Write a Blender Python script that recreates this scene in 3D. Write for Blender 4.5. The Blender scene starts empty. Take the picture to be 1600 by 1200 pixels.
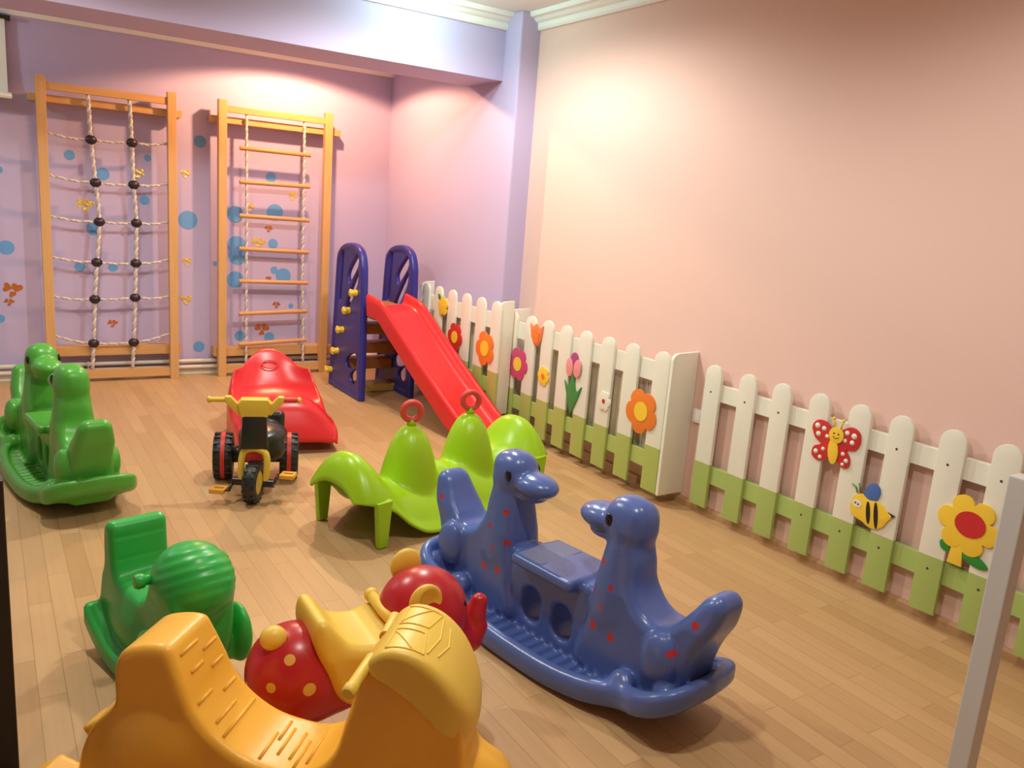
import bpy, bmesh, math, random
import numpy as np
from mathutils import Vector, Matrix
random.seed(7)
PI = math.pi
scene = bpy.context.scene
COL = scene.collection

# ------------------------------------------------------------------ colours / materials
def lin(r, g, b):
    f = lambda c: (c/255/12.92) if c/255 <= 0.04045 else ((c/255+0.055)/1.055)**2.4
    return (f(r), f(g), f(b), 1.0)

class NT:
    def __init__(s, name):
        s.m = bpy.data.materials.new(name); s.m.use_nodes = True
        s.n = s.m.node_tree.nodes; s.l = s.m.node_tree.links
        s.b = s.n['Principled BSDF']
    def new(s, t, **k):
        o = s.n.new(t)
        for a, v in k.items():
            if a.startswith('i_'): o.inputs[a[2:].replace('_', ' ')].default_value = v
            else: setattr(o, a, v)
        return o
    def link(s, a, b): s.l.new(a, b)
    def mixc(s, fac, c1, c2, blend='MIX'):
        n = s.new('ShaderNodeMix', data_type='RGBA', blend_type=blend)
        for i, v in ((0, fac), (6, c1), (7, c2)):
            if hasattr(v, 'links'): s.link(v, n.inputs[i])
            else: n.inputs[i].default_value = v
        return n.outputs[2]
    def math(s, op, a, b=None):
        n = s.new('ShaderNodeMath', operation=op)
        for i, v in ((0, a), (1, b)):
            if v is None: continue
            if hasattr(v, 'links'): s.link(v, n.inputs[i])
            else: n.inputs[i].default_value = v
        return n.outputs[0]

def mat(name, col, rough=0.5, var=0.0, nscale=6.0, bump=0.0, bscale=60.0, spec=0.5, sss=0.0, metal=0.0, dots=None, flat=False):
    t = NT(name); b = t.b
    b.inputs['Roughness'].default_value = rough
    b.inputs['Metallic'].default_value = metal
    b.inputs['Specular IOR Level'].default_value = spec
    b.inputs['Base Color'].default_value = col
    src = None
    if var > 0 or bump > 0 or dots:
        tc = t.new('ShaderNodeTexCoord')
    if var > 0:
        nz = t.new('ShaderNodeTexNoise'); nz.inputs['Scale'].default_value = nscale; nz.inputs['Detail'].default_value = 4
        t.link(tc.outputs['Object'], nz.inputs['Vector'])
        dark = tuple(c*(1-var) for c in col[:3])+(1,)
        lite = tuple(min(1, c*(1+var)) for c in col[:3])+(1,)
        src = t.mixc(nz.outputs['Fac'], dark, lite)
    if dots:
        dcol, lst = dots
        acc = None
        src0 = tc.outputs['Object']
        if flat:
            fl = t.new('ShaderNodeVectorMath', operation='MULTIPLY'); t.link(src0, fl.inputs[0]); fl.inputs[1].default_value = (1, 0, 1); src0 = fl.outputs[0]
            wn = t.new('ShaderNodeTexNoise'); wn.inputs['Scale'].default_value = 70; t.link(src0, wn.inputs['Vector'])
            wm = t.new('ShaderNodeVectorMath', operation='MULTIPLY_ADD'); t.link(wn.outputs['Color'], wm.inputs[0]); wm.inputs[1].default_value = (.012, 0, .012)
            t.link(src0, wm.inputs[2]); ws = t.new('ShaderNodeVectorMath', operation='SUBTRACT'); t.link(wm.outputs[0], ws.inputs[0]); ws.inputs[1].default_value = (.006, 0, .006); src0 = ws.outputs[0]
        for (x, y, z, r) in lst:
            d = t.new('ShaderNodeVectorMath', operation='DISTANCE'); t.link(src0, d.inputs[0]); d.inputs[1].default_value = (x, y, z)
            k = t.math('LESS_THAN', d.outputs['Value'], r)
            acc = k if acc is None else t.math('MAXIMUM', acc, k)
        src = t.mixc(acc, src if src is not None else col, dcol)
    if src is not None: t.link(src, b.inputs['Base Color'])
    if bump > 0:
        nb = t.new('ShaderNodeTexNoise'); nb.inputs['Scale'].default_value = bscale; nb.inputs['Detail'].default_value = 3
        t.link(tc.outputs['Object'], nb.inputs['Vector'])
        bp = t.new('ShaderNodeBump'); bp.inputs['Strength'].default_value = bump; bp.inputs['Distance'].default_value = 0.002
        t.link(nb.outputs['Fac'], bp.inputs['Height']); t.link(bp.outputs['Normal'], b.inputs['Normal'])
    if sss > 0:
        b.inputs['Subsurface Weight'].default_value = sss
        b.inputs['Subsurface Radius'].default_value = (0.05, 0.03, 0.01)
    return t.m

def paint_split(name, top, bottom, zsplit):
    """two-colour painted board: lower band green, above white (object z)"""
    t = NT(name); t.b.inputs['Roughness'].default_value = 0.42
    tc = t.new('ShaderNodeTexCoord'); sp = t.new('ShaderNodeSeparateXYZ'); t.link(tc.outputs['Object'], sp.inputs[0])
    nz = t.new('ShaderNodeTexNoise'); nz.inputs['Scale'].default_value = 9; t.link(tc.outputs['Object'], nz.inputs['Vector'])
    z = t.math('ADD', sp.outputs['Z'], t.math('MULTIPLY', t.math('SUBTRACT', nz.outputs['Fac'], 0.5), 0.006))
    k = t.math('LESS_THAN', z, zsplit)
    c = t.mixc(k, top, bottom)
    t.link(c, t.b.inputs['Base Color'])
    return t.m

def wood(name, c1, c2, rough=0.45, axis='Z', scale=1.0):
    t = NT(name); t.b.inputs['Roughness'].default_value = rough
    tc = t.new('ShaderNodeTexCoord'); mp = t.new('ShaderNodeMapping')
    s = {'X': (3, 40, 40), 'Y': (40, 3, 40), 'Z': (40, 40, 3)}[axis]
    mp.inputs['Scale'].default_value = tuple(v*scale for v in s)
    t.link(tc.outputs['Object'], mp.inputs['Vector'])
    nz = t.new('ShaderNodeTexNoise'); nz.inputs['Scale'].default_value = 1.0; nz.inputs['Detail'].default_value = 5
    t.link(mp.outputs[0], nz.inputs['Vector'])
    t.link(t.mixc(nz.outputs['Fac'], c1, c2), t.b.inputs['Base Color'])
    return t.m

def floor_mat():
    t = NT('laminate_floor'); b = t.b; b.inputs['Roughness'].default_value = 0.38; b.inputs['Specular IOR Level'].default_value = 0.4
    tc = t.new('ShaderNodeTexCoord'); mp = t.new('ShaderNodeMapping'); mp.inputs['Rotation'].default_value = (0, 0, PI/2)
    t.link(tc.outputs['Object'], mp.inputs['Vector'])
    br = t.new('ShaderNodeTexBrick'); br.offset = 0.37; br.offset_frequency = 2
    br.inputs['Scale'].default_value = 1.0; br.inputs['Brick Width'].default_value = 0.62; br.inputs['Row Height'].default_value = 0.072
    br.inputs['Mortar Size'].default_value = 0.0012; br.inputs['Mortar Smooth'].default_value = 0.3; br.inputs['Bias'].default_value = 0.0
    br.inputs['Color1'].default_value = lin(207, 171, 126); br.inputs['Color2'].default_value = lin(190, 153, 109)
    br.inputs['Mortar'].default_value = lin(168, 130, 90)
    t.link(mp.outputs[0], br.inputs['Vector'])
    m2 = t.new('ShaderNodeMapping'); m2.inputs['Scale'].default_value = (60, 2.2, 1); t.link(tc.outputs['Object'], m2.inputs['Vector'])
    nz = t.new('ShaderNodeTexNoise'); nz.inputs['Scale'].default_value = 1.0; nz.inputs['Detail'].default_value = 6
    t.link(m2.outputs[0], nz.inputs['Vector'])
    g = t.mixc(nz.outputs['Fac'], (0.90, 0.87, 0.84, 1), (1.06, 1.06, 1.06, 1))
    m3 = t.new('ShaderNodeMapping'); m3.inputs['Scale'].default_value = (1.2, 0.5, 1); t.link(tc.outputs['Object'], m3.inputs['Vector'])
    n3 = t.new('ShaderNodeTexNoise'); n3.inputs['Scale'].default_value = 1.0; t.link(m3.outputs[0], n3.inputs['Vector'])
    g2 = t.mixc(n3.outputs['Fac'], (0.95, 0.93, 0.92, 1), (1.04, 1.04, 1.03, 1))
    c = t.mixc(1.0, br.outputs['Color'], g, 'MULTIPLY'); c = t.mixc(1.0, c, g2, 'MULTIPLY')
    t.link(c, b.inputs['Base Color'])
    return t.m

M = {}
M['lav'] = mat('lavender_paint', lin(193, 180, 218), 0.7, var=0.03, nscale=2.0, bump=0.15, bscale=90)
M['pink'] = mat('pink_paint', lin(232, 197, 186), 0.7, var=0.02, nscale=1.5, bump=0.15, bscale=90)
M['ceil'] = mat('ceiling_white', lin(236, 238, 232), 0.8, var=0.02, bump=0.1)
M['trim'] = mat('trim_white', lin(240, 240, 234), 0.5)
M['floor'] = floor_mat()
M['skirt'] = wood('skirting_wood', lin(200, 160, 118), lin(182, 140, 98), 0.45, 'Y')
M['pine'] = wood('varnished_pine', lin(224, 180, 122), lin(206, 156, 98), 0.38, 'Z')
M['pineX'] = wood('varnished_pine_rail', lin(224, 178, 120), lin(202, 152, 94), 0.38, 'X')
M['rung'] = wood('pine_rung', lin(222, 168, 112), lin(200, 142, 90), 0.45, 'X')
M['ropew'] = mat('white_rope', lin(222, 214, 206), 0.85, var=0.15, nscale=120)
M['roped'] = mat('grey_rope', lin(192, 180, 176), 0.85, var=0.2, nscale=120)
M['ball'] = mat('black_connector', lin(46, 34, 40), 0.35)
M['pipe'] = mat('pipe_paint', lin(226, 218, 200), 0.4, var=0.03)
M['white'] = mat('white_board_paint', lin(234, 234, 220), 0.42, var=0.02)
M['screw'] = mat('screw_metal', lin(92, 92, 84), 0.4, metal=0.6)
M['split'] = paint_split('picket_paint', lin(236, 236, 222), lin(172, 196, 112), 0.288)
M['splitb'] = paint_split('cover_paint', lin(236, 236, 222), lin(178, 196, 108), 0.31)
M['splitc'] = paint_split('far_cover_paint', lin(236, 236, 222), lin(176, 192, 104), 0.415)
M['blue'] = mat('blue_plastic', lin(86, 110, 178), 0.25, var=0.05, nscale=5, bump=0.12, bscale=220)
M['green'] = mat('green_plastic', lin(84, 168, 62), 0.3, var=0.05, nscale=5, bump=0.1, bscale=220)
M['bgreen'] = mat('bright_green_plastic', lin(48, 178, 76), 0.35, var=0.05, bump=0.12, bscale=220)
M['lime'] = mat('lime_plastic', lin(158, 206, 24), 0.3, var=0.04, sss=0.08)
M['red'] = mat('red_plastic', lin(214, 36, 44), 0.3, var=0.04, sss=0.05)
M['slide'] = mat('slide_red_plastic', lin(226, 46, 50), 0.28, var=0.03)
M['ring'] = mat('ring_red', lin(214, 74, 62), 0.4)
M['navy'] = mat('indigo_plastic', lin(52, 48, 138), 0.35, var=0.05)
M['yel'] = mat('yellow_plastic', lin(250, 188, 62), 0.36, var=0.04, sss=0.12, bump=0.1, bscale=260)
M['yelp'] = mat('pale_yellow_plastic', lin(240, 202, 82), 0.4, var=0.03, sss=0.08)
M['knob'] = mat('knob_yellow', lin(238, 204, 66), 0.4)
M['tyel'] = mat('trike_yellow', lin(222, 190, 70), 0.4)
M['pedal'] = mat('pedal_yellow', lin(222, 164, 54), 0.4)
M['blk'] = mat('black_plastic', lin(34, 34, 34), 0.3)
M['tyre'] = mat('black_tyre', lin(36, 36, 38), 0.45, bump=0.2)
M['tred'] = mat('trike_red', lin(204, 52, 50), 0.4)
M['tan'] = mat('tan_step', lin(188, 124, 66), 0.5, var=0.05)
M['tan2'] = mat('yellow_step', lin(206, 170, 90), 0.5)
M['blind'] = mat('blind_fabric', lin(242, 246, 240), 0.8)
M['dark'] = mat('dark_wood', lin(34, 26, 18), 0.5, var=0.1)
M['grey'] = mat('grey_post_paint', lin(206, 208, 206), 0.45, var=0.03)
M['grip'] = mat('grip_patch', lin(118, 126, 164), 0.6, bump=0.3, bscale=300)
M['eye'] = mat('eye_black', lin(16, 18, 30), 0.2)
M['sdot'] = mat('sticker_blue', lin(104, 162, 220), 0.5)
def gold():
    t = NT('gold_foil'); t.b.inputs['Roughness'].default_value = 0.28; t.b.inputs['Metallic'].default_value = 0.45
    tc = t.new('ShaderNodeTexCoord'); v = t.new('ShaderNodeTexVoronoi'); v.inputs['Scale'].default_value = 55
    t.link(tc.outputs['Object'], v.inputs['Vector'])
    h = t.mixc(v.outputs['Color'], lin(232, 186, 60), lin(252, 228, 130))
    t.link(h, t.b.inputs['Base Color'])
    bp = t.new('ShaderNodeBump'); bp.inputs['Strength'].default_value = 0.8; bp.inputs['Distance'].default_value = 0.004
    t.link(v.outputs['Distance'], bp.inputs['Height']); t.link(bp.outputs['Normal'], t.b.inputs['Normal'])
    return t.m
M['gold'] = gold()
M['copper'] = mat('copper_foil', lin(214, 130, 66), 0.35, var=0.25, nscale=40, metal=0.6)
for k, c in dict(p_or=(236, 130, 50), p_ye=(246, 208, 62), p_re=(206, 52, 46), p_pk=(206, 72, 118), p_lp=(238, 158, 160), p_mg=(176, 76, 130),
                 p_gr=(62, 140, 72), p_dg=(44, 140, 50), p_wh=(236, 236, 222), p_bl=(74, 112, 184), p_bk=(34, 30, 28), p_sal=(234, 132, 80), p_r2=(204, 44, 48)).items():
    M[k] = mat('cutout_'+k, lin(*c), 0.45)

# ------------------------------------------------------------------ object helpers
def link(o, parent=None):
    COL.objects.link(o)
    if parent is not None: o.parent = parent
    return o
def tag(o, label=None, cat=None, group=None, kind=None):
    if label: o['label'] = label
    if cat: o['category'] = cat
    if group: o['group'] = group
    if kind: o['kind'] = kind
    return o
def thing(name, label, cat, loc=(0, 0, 0), rz=0.0, group=None):
    o = bpy.data.objects.new(name, None); o.empty_display_size = 0.05
    o.location = loc; o.rotation_euler = (0, 0, rz)
    link(o); return tag(o, label, cat, group)
def mesh_from(name, verts, faces, m, smooth=True, auto=None):
    me = bpy.data.meshes.new(name); me.from_pydata([tuple(v) for v in verts], [], [tuple(f) for f in faces]); me.update()
    mats = m if isinstance(m, (list, tuple)) else [m]
    for k in mats: me.materials.append(k)
    if smooth: me.polygons.foreach_set('use_smooth', [True]*len(me.polygons))
    if auto is not None: me.set_sharp_from_angle(angle=math.radians(auto))
    return me
def obj(name, me, parent=None, loc=None, rot=None):
    o = bpy.data.objects.new(name, me); link(o, parent)
    if loc is not None: o.location = loc
    if rot is not None: o.rotation_euler = rot
    return o
def bm_obj(name, bm, m, parent=None, smooth=False, auto=None, loc=None, rot=None):
    bmesh.ops.recalc_face_normals(bm, faces=bm.faces[:])
    me = bpy.data.meshes.new(name); bm.to_mesh(me); bm.free()
    for k in (m if isinstance(m, (list, tuple)) else [m]): me.materials.append(k)
    if smooth or auto is not None: me.polygons.foreach_set('use_smooth', [True]*len(me.polygons))
    if auto is not None: me.set_sharp_from_angle(angle=math.radians(auto))
    return obj(name, me, parent, loc, rot)
def add_box(bm, lo, hi, bev=0.0, mi=0, seg=2, mtx=None):
    r = bmesh.ops.create_cube(bm, size=1.0); vs = r['verts']
    for v in vs:
        v.co = Vector([lo[i]+(v.co[i]+0.5)*(hi[i]-lo[i]) for i in range(3)])
    fs = list({f for v in vs for f in v.link_faces})
    if bev > 0:
        es = list({e for v in vs for e in v.link_edges})
        rr = bmesh.ops.bevel(bm, geom=es, offset=bev, segments=seg, profile=0.6, affect='EDGES')
        fs = list(set(rr['faces']) | {f for f in fs if f.is_valid})
        vs = list({v for f in fs for v in f.verts})
    for f in fs: f.material_index = mi
    if mtx is not None: bmesh.ops.transform(bm, matrix=mtx, verts=vs)
    return vs
def add_prism(bm, pts, axis, a, b, bev=0.0, mi=0):
    """pts 2D polygon, extruded from a to b along axis; 'X': pts are (y,z); 'Y': (x,z); 'Z': (x,y)"""
    mk = {'X': lambda p, t: (t, p[0], p[1]), 'Y': lambda p, t: (p[0], t, p[1]), 'Z': lambda p, t: (p[0], p[1], t)}[axis]
    v0 = [bm.verts.new(mk(p, a)) for p in pts]; v1 = [bm.verts.new(mk(p, b)) for p in pts]
    n = len(pts); fs = [bm.faces.new(v0), bm.faces.new(v1)]
    caps = list(fs)
    for i in range(n): fs.append(bm.faces.new((v0[i], v0[(i+1) % n], v1[(i+1) % n], v1[i])))
    bmesh.ops.recalc_face_normals(bm, faces=fs)
    if bev > 0:
        es = list({e for f in caps for e in f.edges})
        rr = bmesh.ops.bevel(bm, geom=es, offset=bev, segments=2, profile=0.6, affect='EDGES')
        fs = list(set(rr['faces']) | {f for f in fs if f.is_valid})
    for f in fs: f.material_index = mi
def add_tube(bm, path, r, n=10, mi=0, closed=False):
    P = [Vector(p) for p in path]; k = len(P); rings = []
    rr = r if isinstance(r, (list, tuple)) else [r]*k
    prev = None
    for i in range(k):
        if closed: t = P[(i+1) % k]-P[i-1]
        else: t = P[min(i+1, k-1)]-P[max(i-1, 0)]
        t.normalize()
        if prev is None:
            ref = Vector((0, 0, 1)) if abs(t.z) < 0.9 else Vector((1, 0, 0))
            u = t.cross(ref).normalized()
        else:
            u = (prev-t*prev.dot(t)).normalized()
        prev = u; w = t.cross(u)
        rings.append([bm.verts.new(P[i]+(u*math.cos(2*PI*j/n)+w*math.sin(2*PI*j/n))*rr[i]) for j in range(n)])
    for i in range(k if closed else k-1):
        A, B = rings[i], rings[(i+1) % k]
        for j in range(n):
            f = bm.faces.new((A[j], A[(j+1) % n], B[(j+1) % n], B[j])); f.material_index = mi; f.smooth = True
    if not closed:
        for R in (rings[0], rings[-1]): bm.faces.new(R).material_index = mi
def add_lathe(bm, prof, origin, axis, n=24, mi=0):
    """prof: (radius, along) list, revolved about axis through origin"""
    ax = Vector(axis).normalized(); ref = Vector((0, 0, 1)) if abs(ax.z) < 0.9 else Vector((1, 0, 0))
    u = ax.cross(ref).normalized(); w = ax.cross(u); O = Vector(origin); rings = []
    for (r, h) in prof:
        if r < 1e-5: rings.append([bm.verts.new(O+ax*h)])
        else: rings.append([bm.verts.new(O+ax*h+(u*math.cos(2*PI*j/n)+w*math.sin(2*PI*j/n))*r) for j in range(n)])
    for A, B in zip(rings[:-1], rings[1:]):
        for j in range(n):
            q = [A[j % len(A)], A[(j+1) % len(A)], B[(j+1) % len(B)], B[j % len(B)]]
            q = list(dict.fromkeys(q))
            if len(q) >= 3:
                f = bm.faces.new(q); f.material_index = mi; f.smooth = True
def sphere(bm, c, r, mi=0, seg=16):
    R = r if isinstance(r, (tuple, list)) else (r, r, r)
    x = bmesh.ops.create_uvsphere(bm, u_segments=seg, v_segments=max(6, seg*2//3), radius=1.0)
    for v in x['verts']: v.co = Vector((c[0]+v.co.x*R[0], c[1]+v.co.y*R[1], c[2]+v.co.z*R[2]))
    for f in {f for v in x['verts'] for f in v.link_faces}: f.material_index = mi; f.smooth = True
def spline(pts, n=6, closed=False):
    P = [np.array(p, float) for p in pts]; k = len(P); out = []
    for i in range(k if closed else k-1):
        p0, p1, p2, p3 = (P[(i-1) % k], P[i], P[(i+1) % k], P[(i+2) % k]) if closed else (P[max(i-1, 0)], P[i], P[i+1], P[min(i+2, k-1)])
        for j in range(n):
            t = j/n
            out.append(0.5*((2*p1)+(-p0+p2)*t+(2*p0-5*p1+4*p2-p3)*t*t+(-p0+3*p1-3*p2+p3)*t**3))
    if not closed: out.append(P[-1])
    return [tuple(float(c) for c in o) for o in out]

# ------------------------------------------------------------------ implicit-surface modelling for moulded plastic
def L3(x, y, z): return np.sqrt(x*x+y*y+z*z)
def s_ell(X, Y, Z, c, r):
    x, y, z = X-c[0], Y-c[1], Z-c[2]
    k0 = L3(x/r[0], y/r[1], z/r[2]); k1 = L3(x/r[0]**2, y/r[1]**2, z/r[2]**2)
    return k0*(k0-1)/np.maximum(k1, 1e-6)
def s_cap(X, Y, Z, a, b, r1, r2=None):
    r2 = r1 if r2 is None else r2
    a = np.array(a, float); b = np.array(b, float); d = b-a
    h = np.clip(((X-a[0])*d[0]+(Y-a[1])*d[1]+(Z-a[2])*d[2])/d.dot(d), 0, 1)
    return L3(X-a[0]-h*d[0], Y-a[1]-h*d[1], Z-a[2]-h*d[2])-(r1+(r2-r1)*h)
def s_box(X, Y, Z, c, hf, rnd=0.01):
    x = np.abs(X-c[0])-hf[0]+rnd; y = np.abs(Y-c[1])-hf[1]+rnd; z = np.abs(Z-c[2])-hf[2]+rnd
    return L3(np.maximum(x, 0), np.maximum(y, 0), np.maximum(z, 0))+np.minimum(np.maximum(np.maximum(x, y), z), 0)-rnd
def s_torus(X, Y, Z, c, R, r, ax=1):
    p = [X-c[0], Y-c[1], Z-c[2]]; h = p.pop(ax)
    return np.sqrt((np.sqrt(p[0]**2+p[1]**2)-R)**2+h*h)-r
def d_poly(U, V, pts):
    P = np.array(pts, float); n = len(P); U, V = np.broadcast_arrays(U, V)
    d = np.full(U.shape, 1e9); s = np.ones(U.shape)
    for i in range(n):
        a = P[i]; b = P[i-1]; e = b-a; w0 = U-a[0]; w1 = V-a[1]
        t = np.clip((w0*e[0]+w1*e[1])/max(e.dot(e), 1e-12), 0, 1)
        d = np.minimum(d, (w0-e[0]*t)**2+(w1-e[1]*t)**2)
        c1 = V >= a[1]; c2 = V < b[1]; c3 = e[0]*w1 > e[1]*w0
        s = np.where((c1 & c2 & c3) | (~c1 & ~c2 & ~c3), -s, s)
    return s*np.sqrt(d)
def s_ext(d2, w, half, rnd):
    a = d2+rnd; b = np.abs(w)-half+rnd
    return np.minimum(np.maximum(a, b), 0)+np.sqrt(np.maximum(a, 0)**2+np.maximum(b, 0)**2)-rnd
def smin(a, b, k):
    h = np.clip(0.5+0.5*(b-a)/k, 0, 1); return b+(a-b)*h-k*h*(1-h)
def smax(a, b, k): return -smin(-a, -b, k)

def sdf_mesh(name, fn, lo, hi, h, m):
    ax = [np.arange(lo[i]-h, hi[i]+2*h, h) for i in range(3)]
    X, Y, Z = np.meshgrid(*ax, indexing='ij'); V = fn(X, Y, Z)
    S = V < 0; sh = tuple(n-1 for n in V.shape)
    sl = lambda o: tuple(slice(o[i], o[i]+sh[i]) for i in range(3))
    offs = [(a, b, c) for a in (0, 1) for b in (0, 1) for c in (0, 1)]
    cnt = sum(S[sl(o)].astype(np.int8) for o in offs)
    act = (cnt > 0) & (cnt < 8); idx = np.full(sh, -1, np.int64); I = np.argwhere(act); idx[act] = np.arange(len(I))
    acc = np.zeros((len(I), 3)); num = np.zeros(len(I))
    for a in range(3):
        for o in offs:
            if o[a]: continue
            o2 = list(o); o2[a] = 1
            v0 = V[sl(o)][act]; v1 = V[sl(tuple(o2))][act]; cr = (v0 < 0) != (v1 < 0)
            t = np.where(cr, v0/np.where(cr, v0-v1, 1), 0)
            p = np.array(o, float)[None, :].repeat(len(I), 0); p[:, a] = t
            acc += p*cr[:, None]; num += cr
    P = (I+acc/num[:, None])*h+np.array([a[0] for a in ax])
    for _ in range(2):
        e = h*0.25; x, y, z = P[:, 0], P[:, 1], P[:, 2]; f0 = fn(x, y, z)
        g = np.stack([fn(x+e, y, z)-fn(x-e, y, z), fn(x, y+e, z)-fn(x, y-e, z), fn(x, y, z+e)-fn(x, y, z-e)], 1)/(2*e)
        st = g*(f0/np.maximum((g*g).sum(1), 0.05))[:, None]
        P = P-np.clip(st, -0.5*h, 0.5*h)
    F = []
    for a in range(3):
        b, c = (a+1) % 3, (a+2) % 3
        s0 = [slice(None)]*3; s1 = [slice(None)]*3; s0[a] = slice(0, -1); s1[a] = slice(1, None)
        A, B = S[tuple(s0)], S[tuple(s1)]; E = np.argwhere(A != B)
        ok = (E[:, b] > 0) & (E[:, c] > 0) & (E[:, b] < sh[b]) & (E[:, c] < sh[c]); E = E[ok]
        def cell(db, dc):
            q = E.copy(); q[:, b] += db; q[:, c] += dc; return idx[q[:, 0], q[:, 1], q[:, 2]]
        Q = np.stack([cell(-1, -1), cell(0, -1), cell(0, 0), cell(-1, 0)], 1)
        fl = ~A[E[:, 0], E[:, 1], E[:, 2]]
        Q[fl] = Q[fl][:, ::-1]; F.append(Q)
    F = np.concatenate(F)
    return mesh_from(name, P.tolist(), F.tolist(), m)
def remat(me, m):
    c = me.copy(); c.materials.clear(); c.materials.append(m); return c

# ------------------------------------------------------------------ camera
def camera():
    yaw, pit, rol = math.radians(33.31967), math.radians(12.11066), math.radians(4.49618)
    f = Vector((math.sin(yaw)*math.cos(pit), math.cos(yaw)*math.cos(pit), -math.sin(pit)))
    r = Vector((math.cos(yaw), -math.sin(yaw), 0)); u = r.cross(f); c, s = math.cos(rol), math.sin(rol)
    R, U = r*c+u*s, u*c-r*s
    cd = bpy.data.cameras.new('camera'); co = bpy.data.objects.new('camera', cd); COL.objects.link(co)
    co.matrix_world = Matrix(((R.x, U.x, -f.x, 0), (R.y, U.y, -f.y, 0), (R.z, U.z, -f.z, 1.5), (0, 0, 0, 1)))
    cd.sensor_width = 36; cd.lens = 1275.47/1600*36; cd.clip_start = 0.05
    scene.camera = co
camera()

# ------------------------------------------------------------------ the room
WX, BY, SX, CY = 3.15, 6.80, 3.00, 4.78      # right wall, back wall, alcove side wall, front face of the corner column
XL, YF, ZC, ZA = -2.6, -1.6, 2.75, 2.62
def struct_box(name, lo, hi, m, bev=0.0):
    bm = bmesh.new(); add_box(bm, lo, hi, bev); return tag(bm_obj(name, bm, m), kind='structure')
struct_box('floor', (XL-.1, YF-.1, -.1), (WX+.1, BY+.1, 0), M['floor'])
struct_box('ceiling', (XL-.1, YF-.1, ZC), (WX+.1, 5.0, ZC+.1), M['ceil'])
struct_box('ceiling_alcove', (XL-.1, 5.0, ZA), (WX+.1, BY+.1, ZA+.1), M['ceil'])
struct_box('wall_right', (WX, YF-.1, 0), (WX+.12, CY+.02, ZC), M['pink'])
struct_box('wall_back', (XL-.1, BY, 0), (WX+.1, BY+.12, ZC), M['lav'])
struct_box('wall_left', (XL-.12, YF-.1, 0), (XL, BY+.1, ZC), M['lav'])
struct_box('wall_front', (XL-.1, YF-.12, 0), (WX+.1, YF, ZC), M['pink'])
struct_box('wall_alcove', (SX+.012, 5.40, 0), (SX+.3, BY+.05, ZC), M['lav'])
struct_box('wall_column', (SX, CY, 0), (SX+.3, 5.43, ZC), M['lav'], 0.012)
struct_box('wall_beam', (XL-.05, 4.97, 2.33), (SX+.02, 5.43, ZC), M['lav'])
# cornices (stepped plaster) along the right wall and along the beam, plain strip over the back wall
cr = [(0, 2.648), (.028, 2.648), (.036, 2.662), (.036, 2.69), (.055, 2.70), (.07, 2.716), (.095, 2.722), (.10, 2.735), (.10, 2.752), (0, 2.752)]
bm = bmesh.new(); add_prism(bm, [(WX+.01-p[0]-(.0), p[1]) for p in cr], 'Y', YF, CY+.01)
tag(bm_obj('trim_1', bm, M['trim']), kind='structure')
bm = bmesh.new(); add_prism(bm, [(4.98-p[0], p[1]) for p in cr], 'X', XL, SX+.02)
tag(bm_obj('trim_2', bm, M['trim']), kind='structure')
bm = bmesh.new(); add_prism(bm, [(BY+.01, 2.505), (BY-.03, 2.505), (BY-.045, 2.53), (BY-.06, 2.60), (BY-.06, 2.63), (BY+.01, 2.63)], 'X', XL, SX+.02)
tag(bm_obj('trim_3', bm, M['trim']), kind='structure')
bm = bmesh.new(); add_prism(bm, [(WX+.01, 0), (WX-.016, 0), (WX-.014, .03), (WX-.006, .042), (WX+.01, .044)], 'Y', YF, CY)
tag(bm_obj('baseboard_right', bm, M['skirt']), kind='structure')
bm = bmesh.new(); add_prism(bm, [(BY+.01, 0), (BY-.016, 0), (BY-.014, .035), (BY-.006, .045), (BY+.01, .046)], 'X', XL, SX+.02)
tag(bm_obj('baseboard_back', bm, M['white']), kind='structure')

# two heating pipes low on the back wall
for z, lab in ((.112, 'upper of two cream heating pipes low along the lavender back wall'), (.064, 'lower of two cream heating pipes, just above the floor at back wall')):
    bm = bmesh.new(); add_tube(bm, [(XL+.02, 6.757, z), (SX-.01, 6.757, z)], .0155, 14)
    for x in (-1.9, -.6, .62, 1.9, 2.8): add_box(bm, (x-.008, 6.74, z-.02), (x+.008, BY+.004, z+.02), .002)
    o = bm_obj('heating_pipe', bm, M['pipe'], auto=40); tag(o, lab, 'pipe')

# white blind at the far left
bl = thing('window_blind', 'white fabric blind hanging on back wall at the left edge', 'blind', (0, 0, 0))
bm = bmesh.new()
prof = [(6.745, 2.47), (6.742, 2.3), (6.735, 2.1), (6.715, 2.02), (6.69, 1.975), (6.70, 1.965), (6.75, 1.99), (6.755, 2.1), (6.757, 2.47)]
add_prism(bm, prof, 'X', -1.35, .192, .003)
bm_obj('fabric', bm, M['blind'], bl, auto=50)
bm = bmesh.new(); add_prism(bm, [(6.665, 1.962), (6.66, 1.975), (6.70, 2.0), (6.762, 1.99), (6.762, 1.962)], 'X', -1.36, .212, .004)
bm_obj('bottom_bar', bm, M['blind'], bl, auto=50)
bm = bmesh.new(); add_box(bm, (-1.38, 6.72, 2.465), (.225, 6.802, 2.49), .004); bm_obj('head_rail', bm, M['dark'], bl)

# dark low board at the left edge
pt = thing('low_partition', 'dark brown low board standing at the left edge of the floor', 'partition', (-.5, 2.13, 0))
bm = bmesh.new(); add_box(bm, (-.5, -.02, .03), (.512, .02, .80), .004); bm_obj('panel', bm, M['dark'], pt)
bm = bmesh.new(); add_box(bm, (-.5, -.05, 0), (.505, .05, .03), .004); bm_obj('foot', bm, M['dark'], pt)

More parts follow.
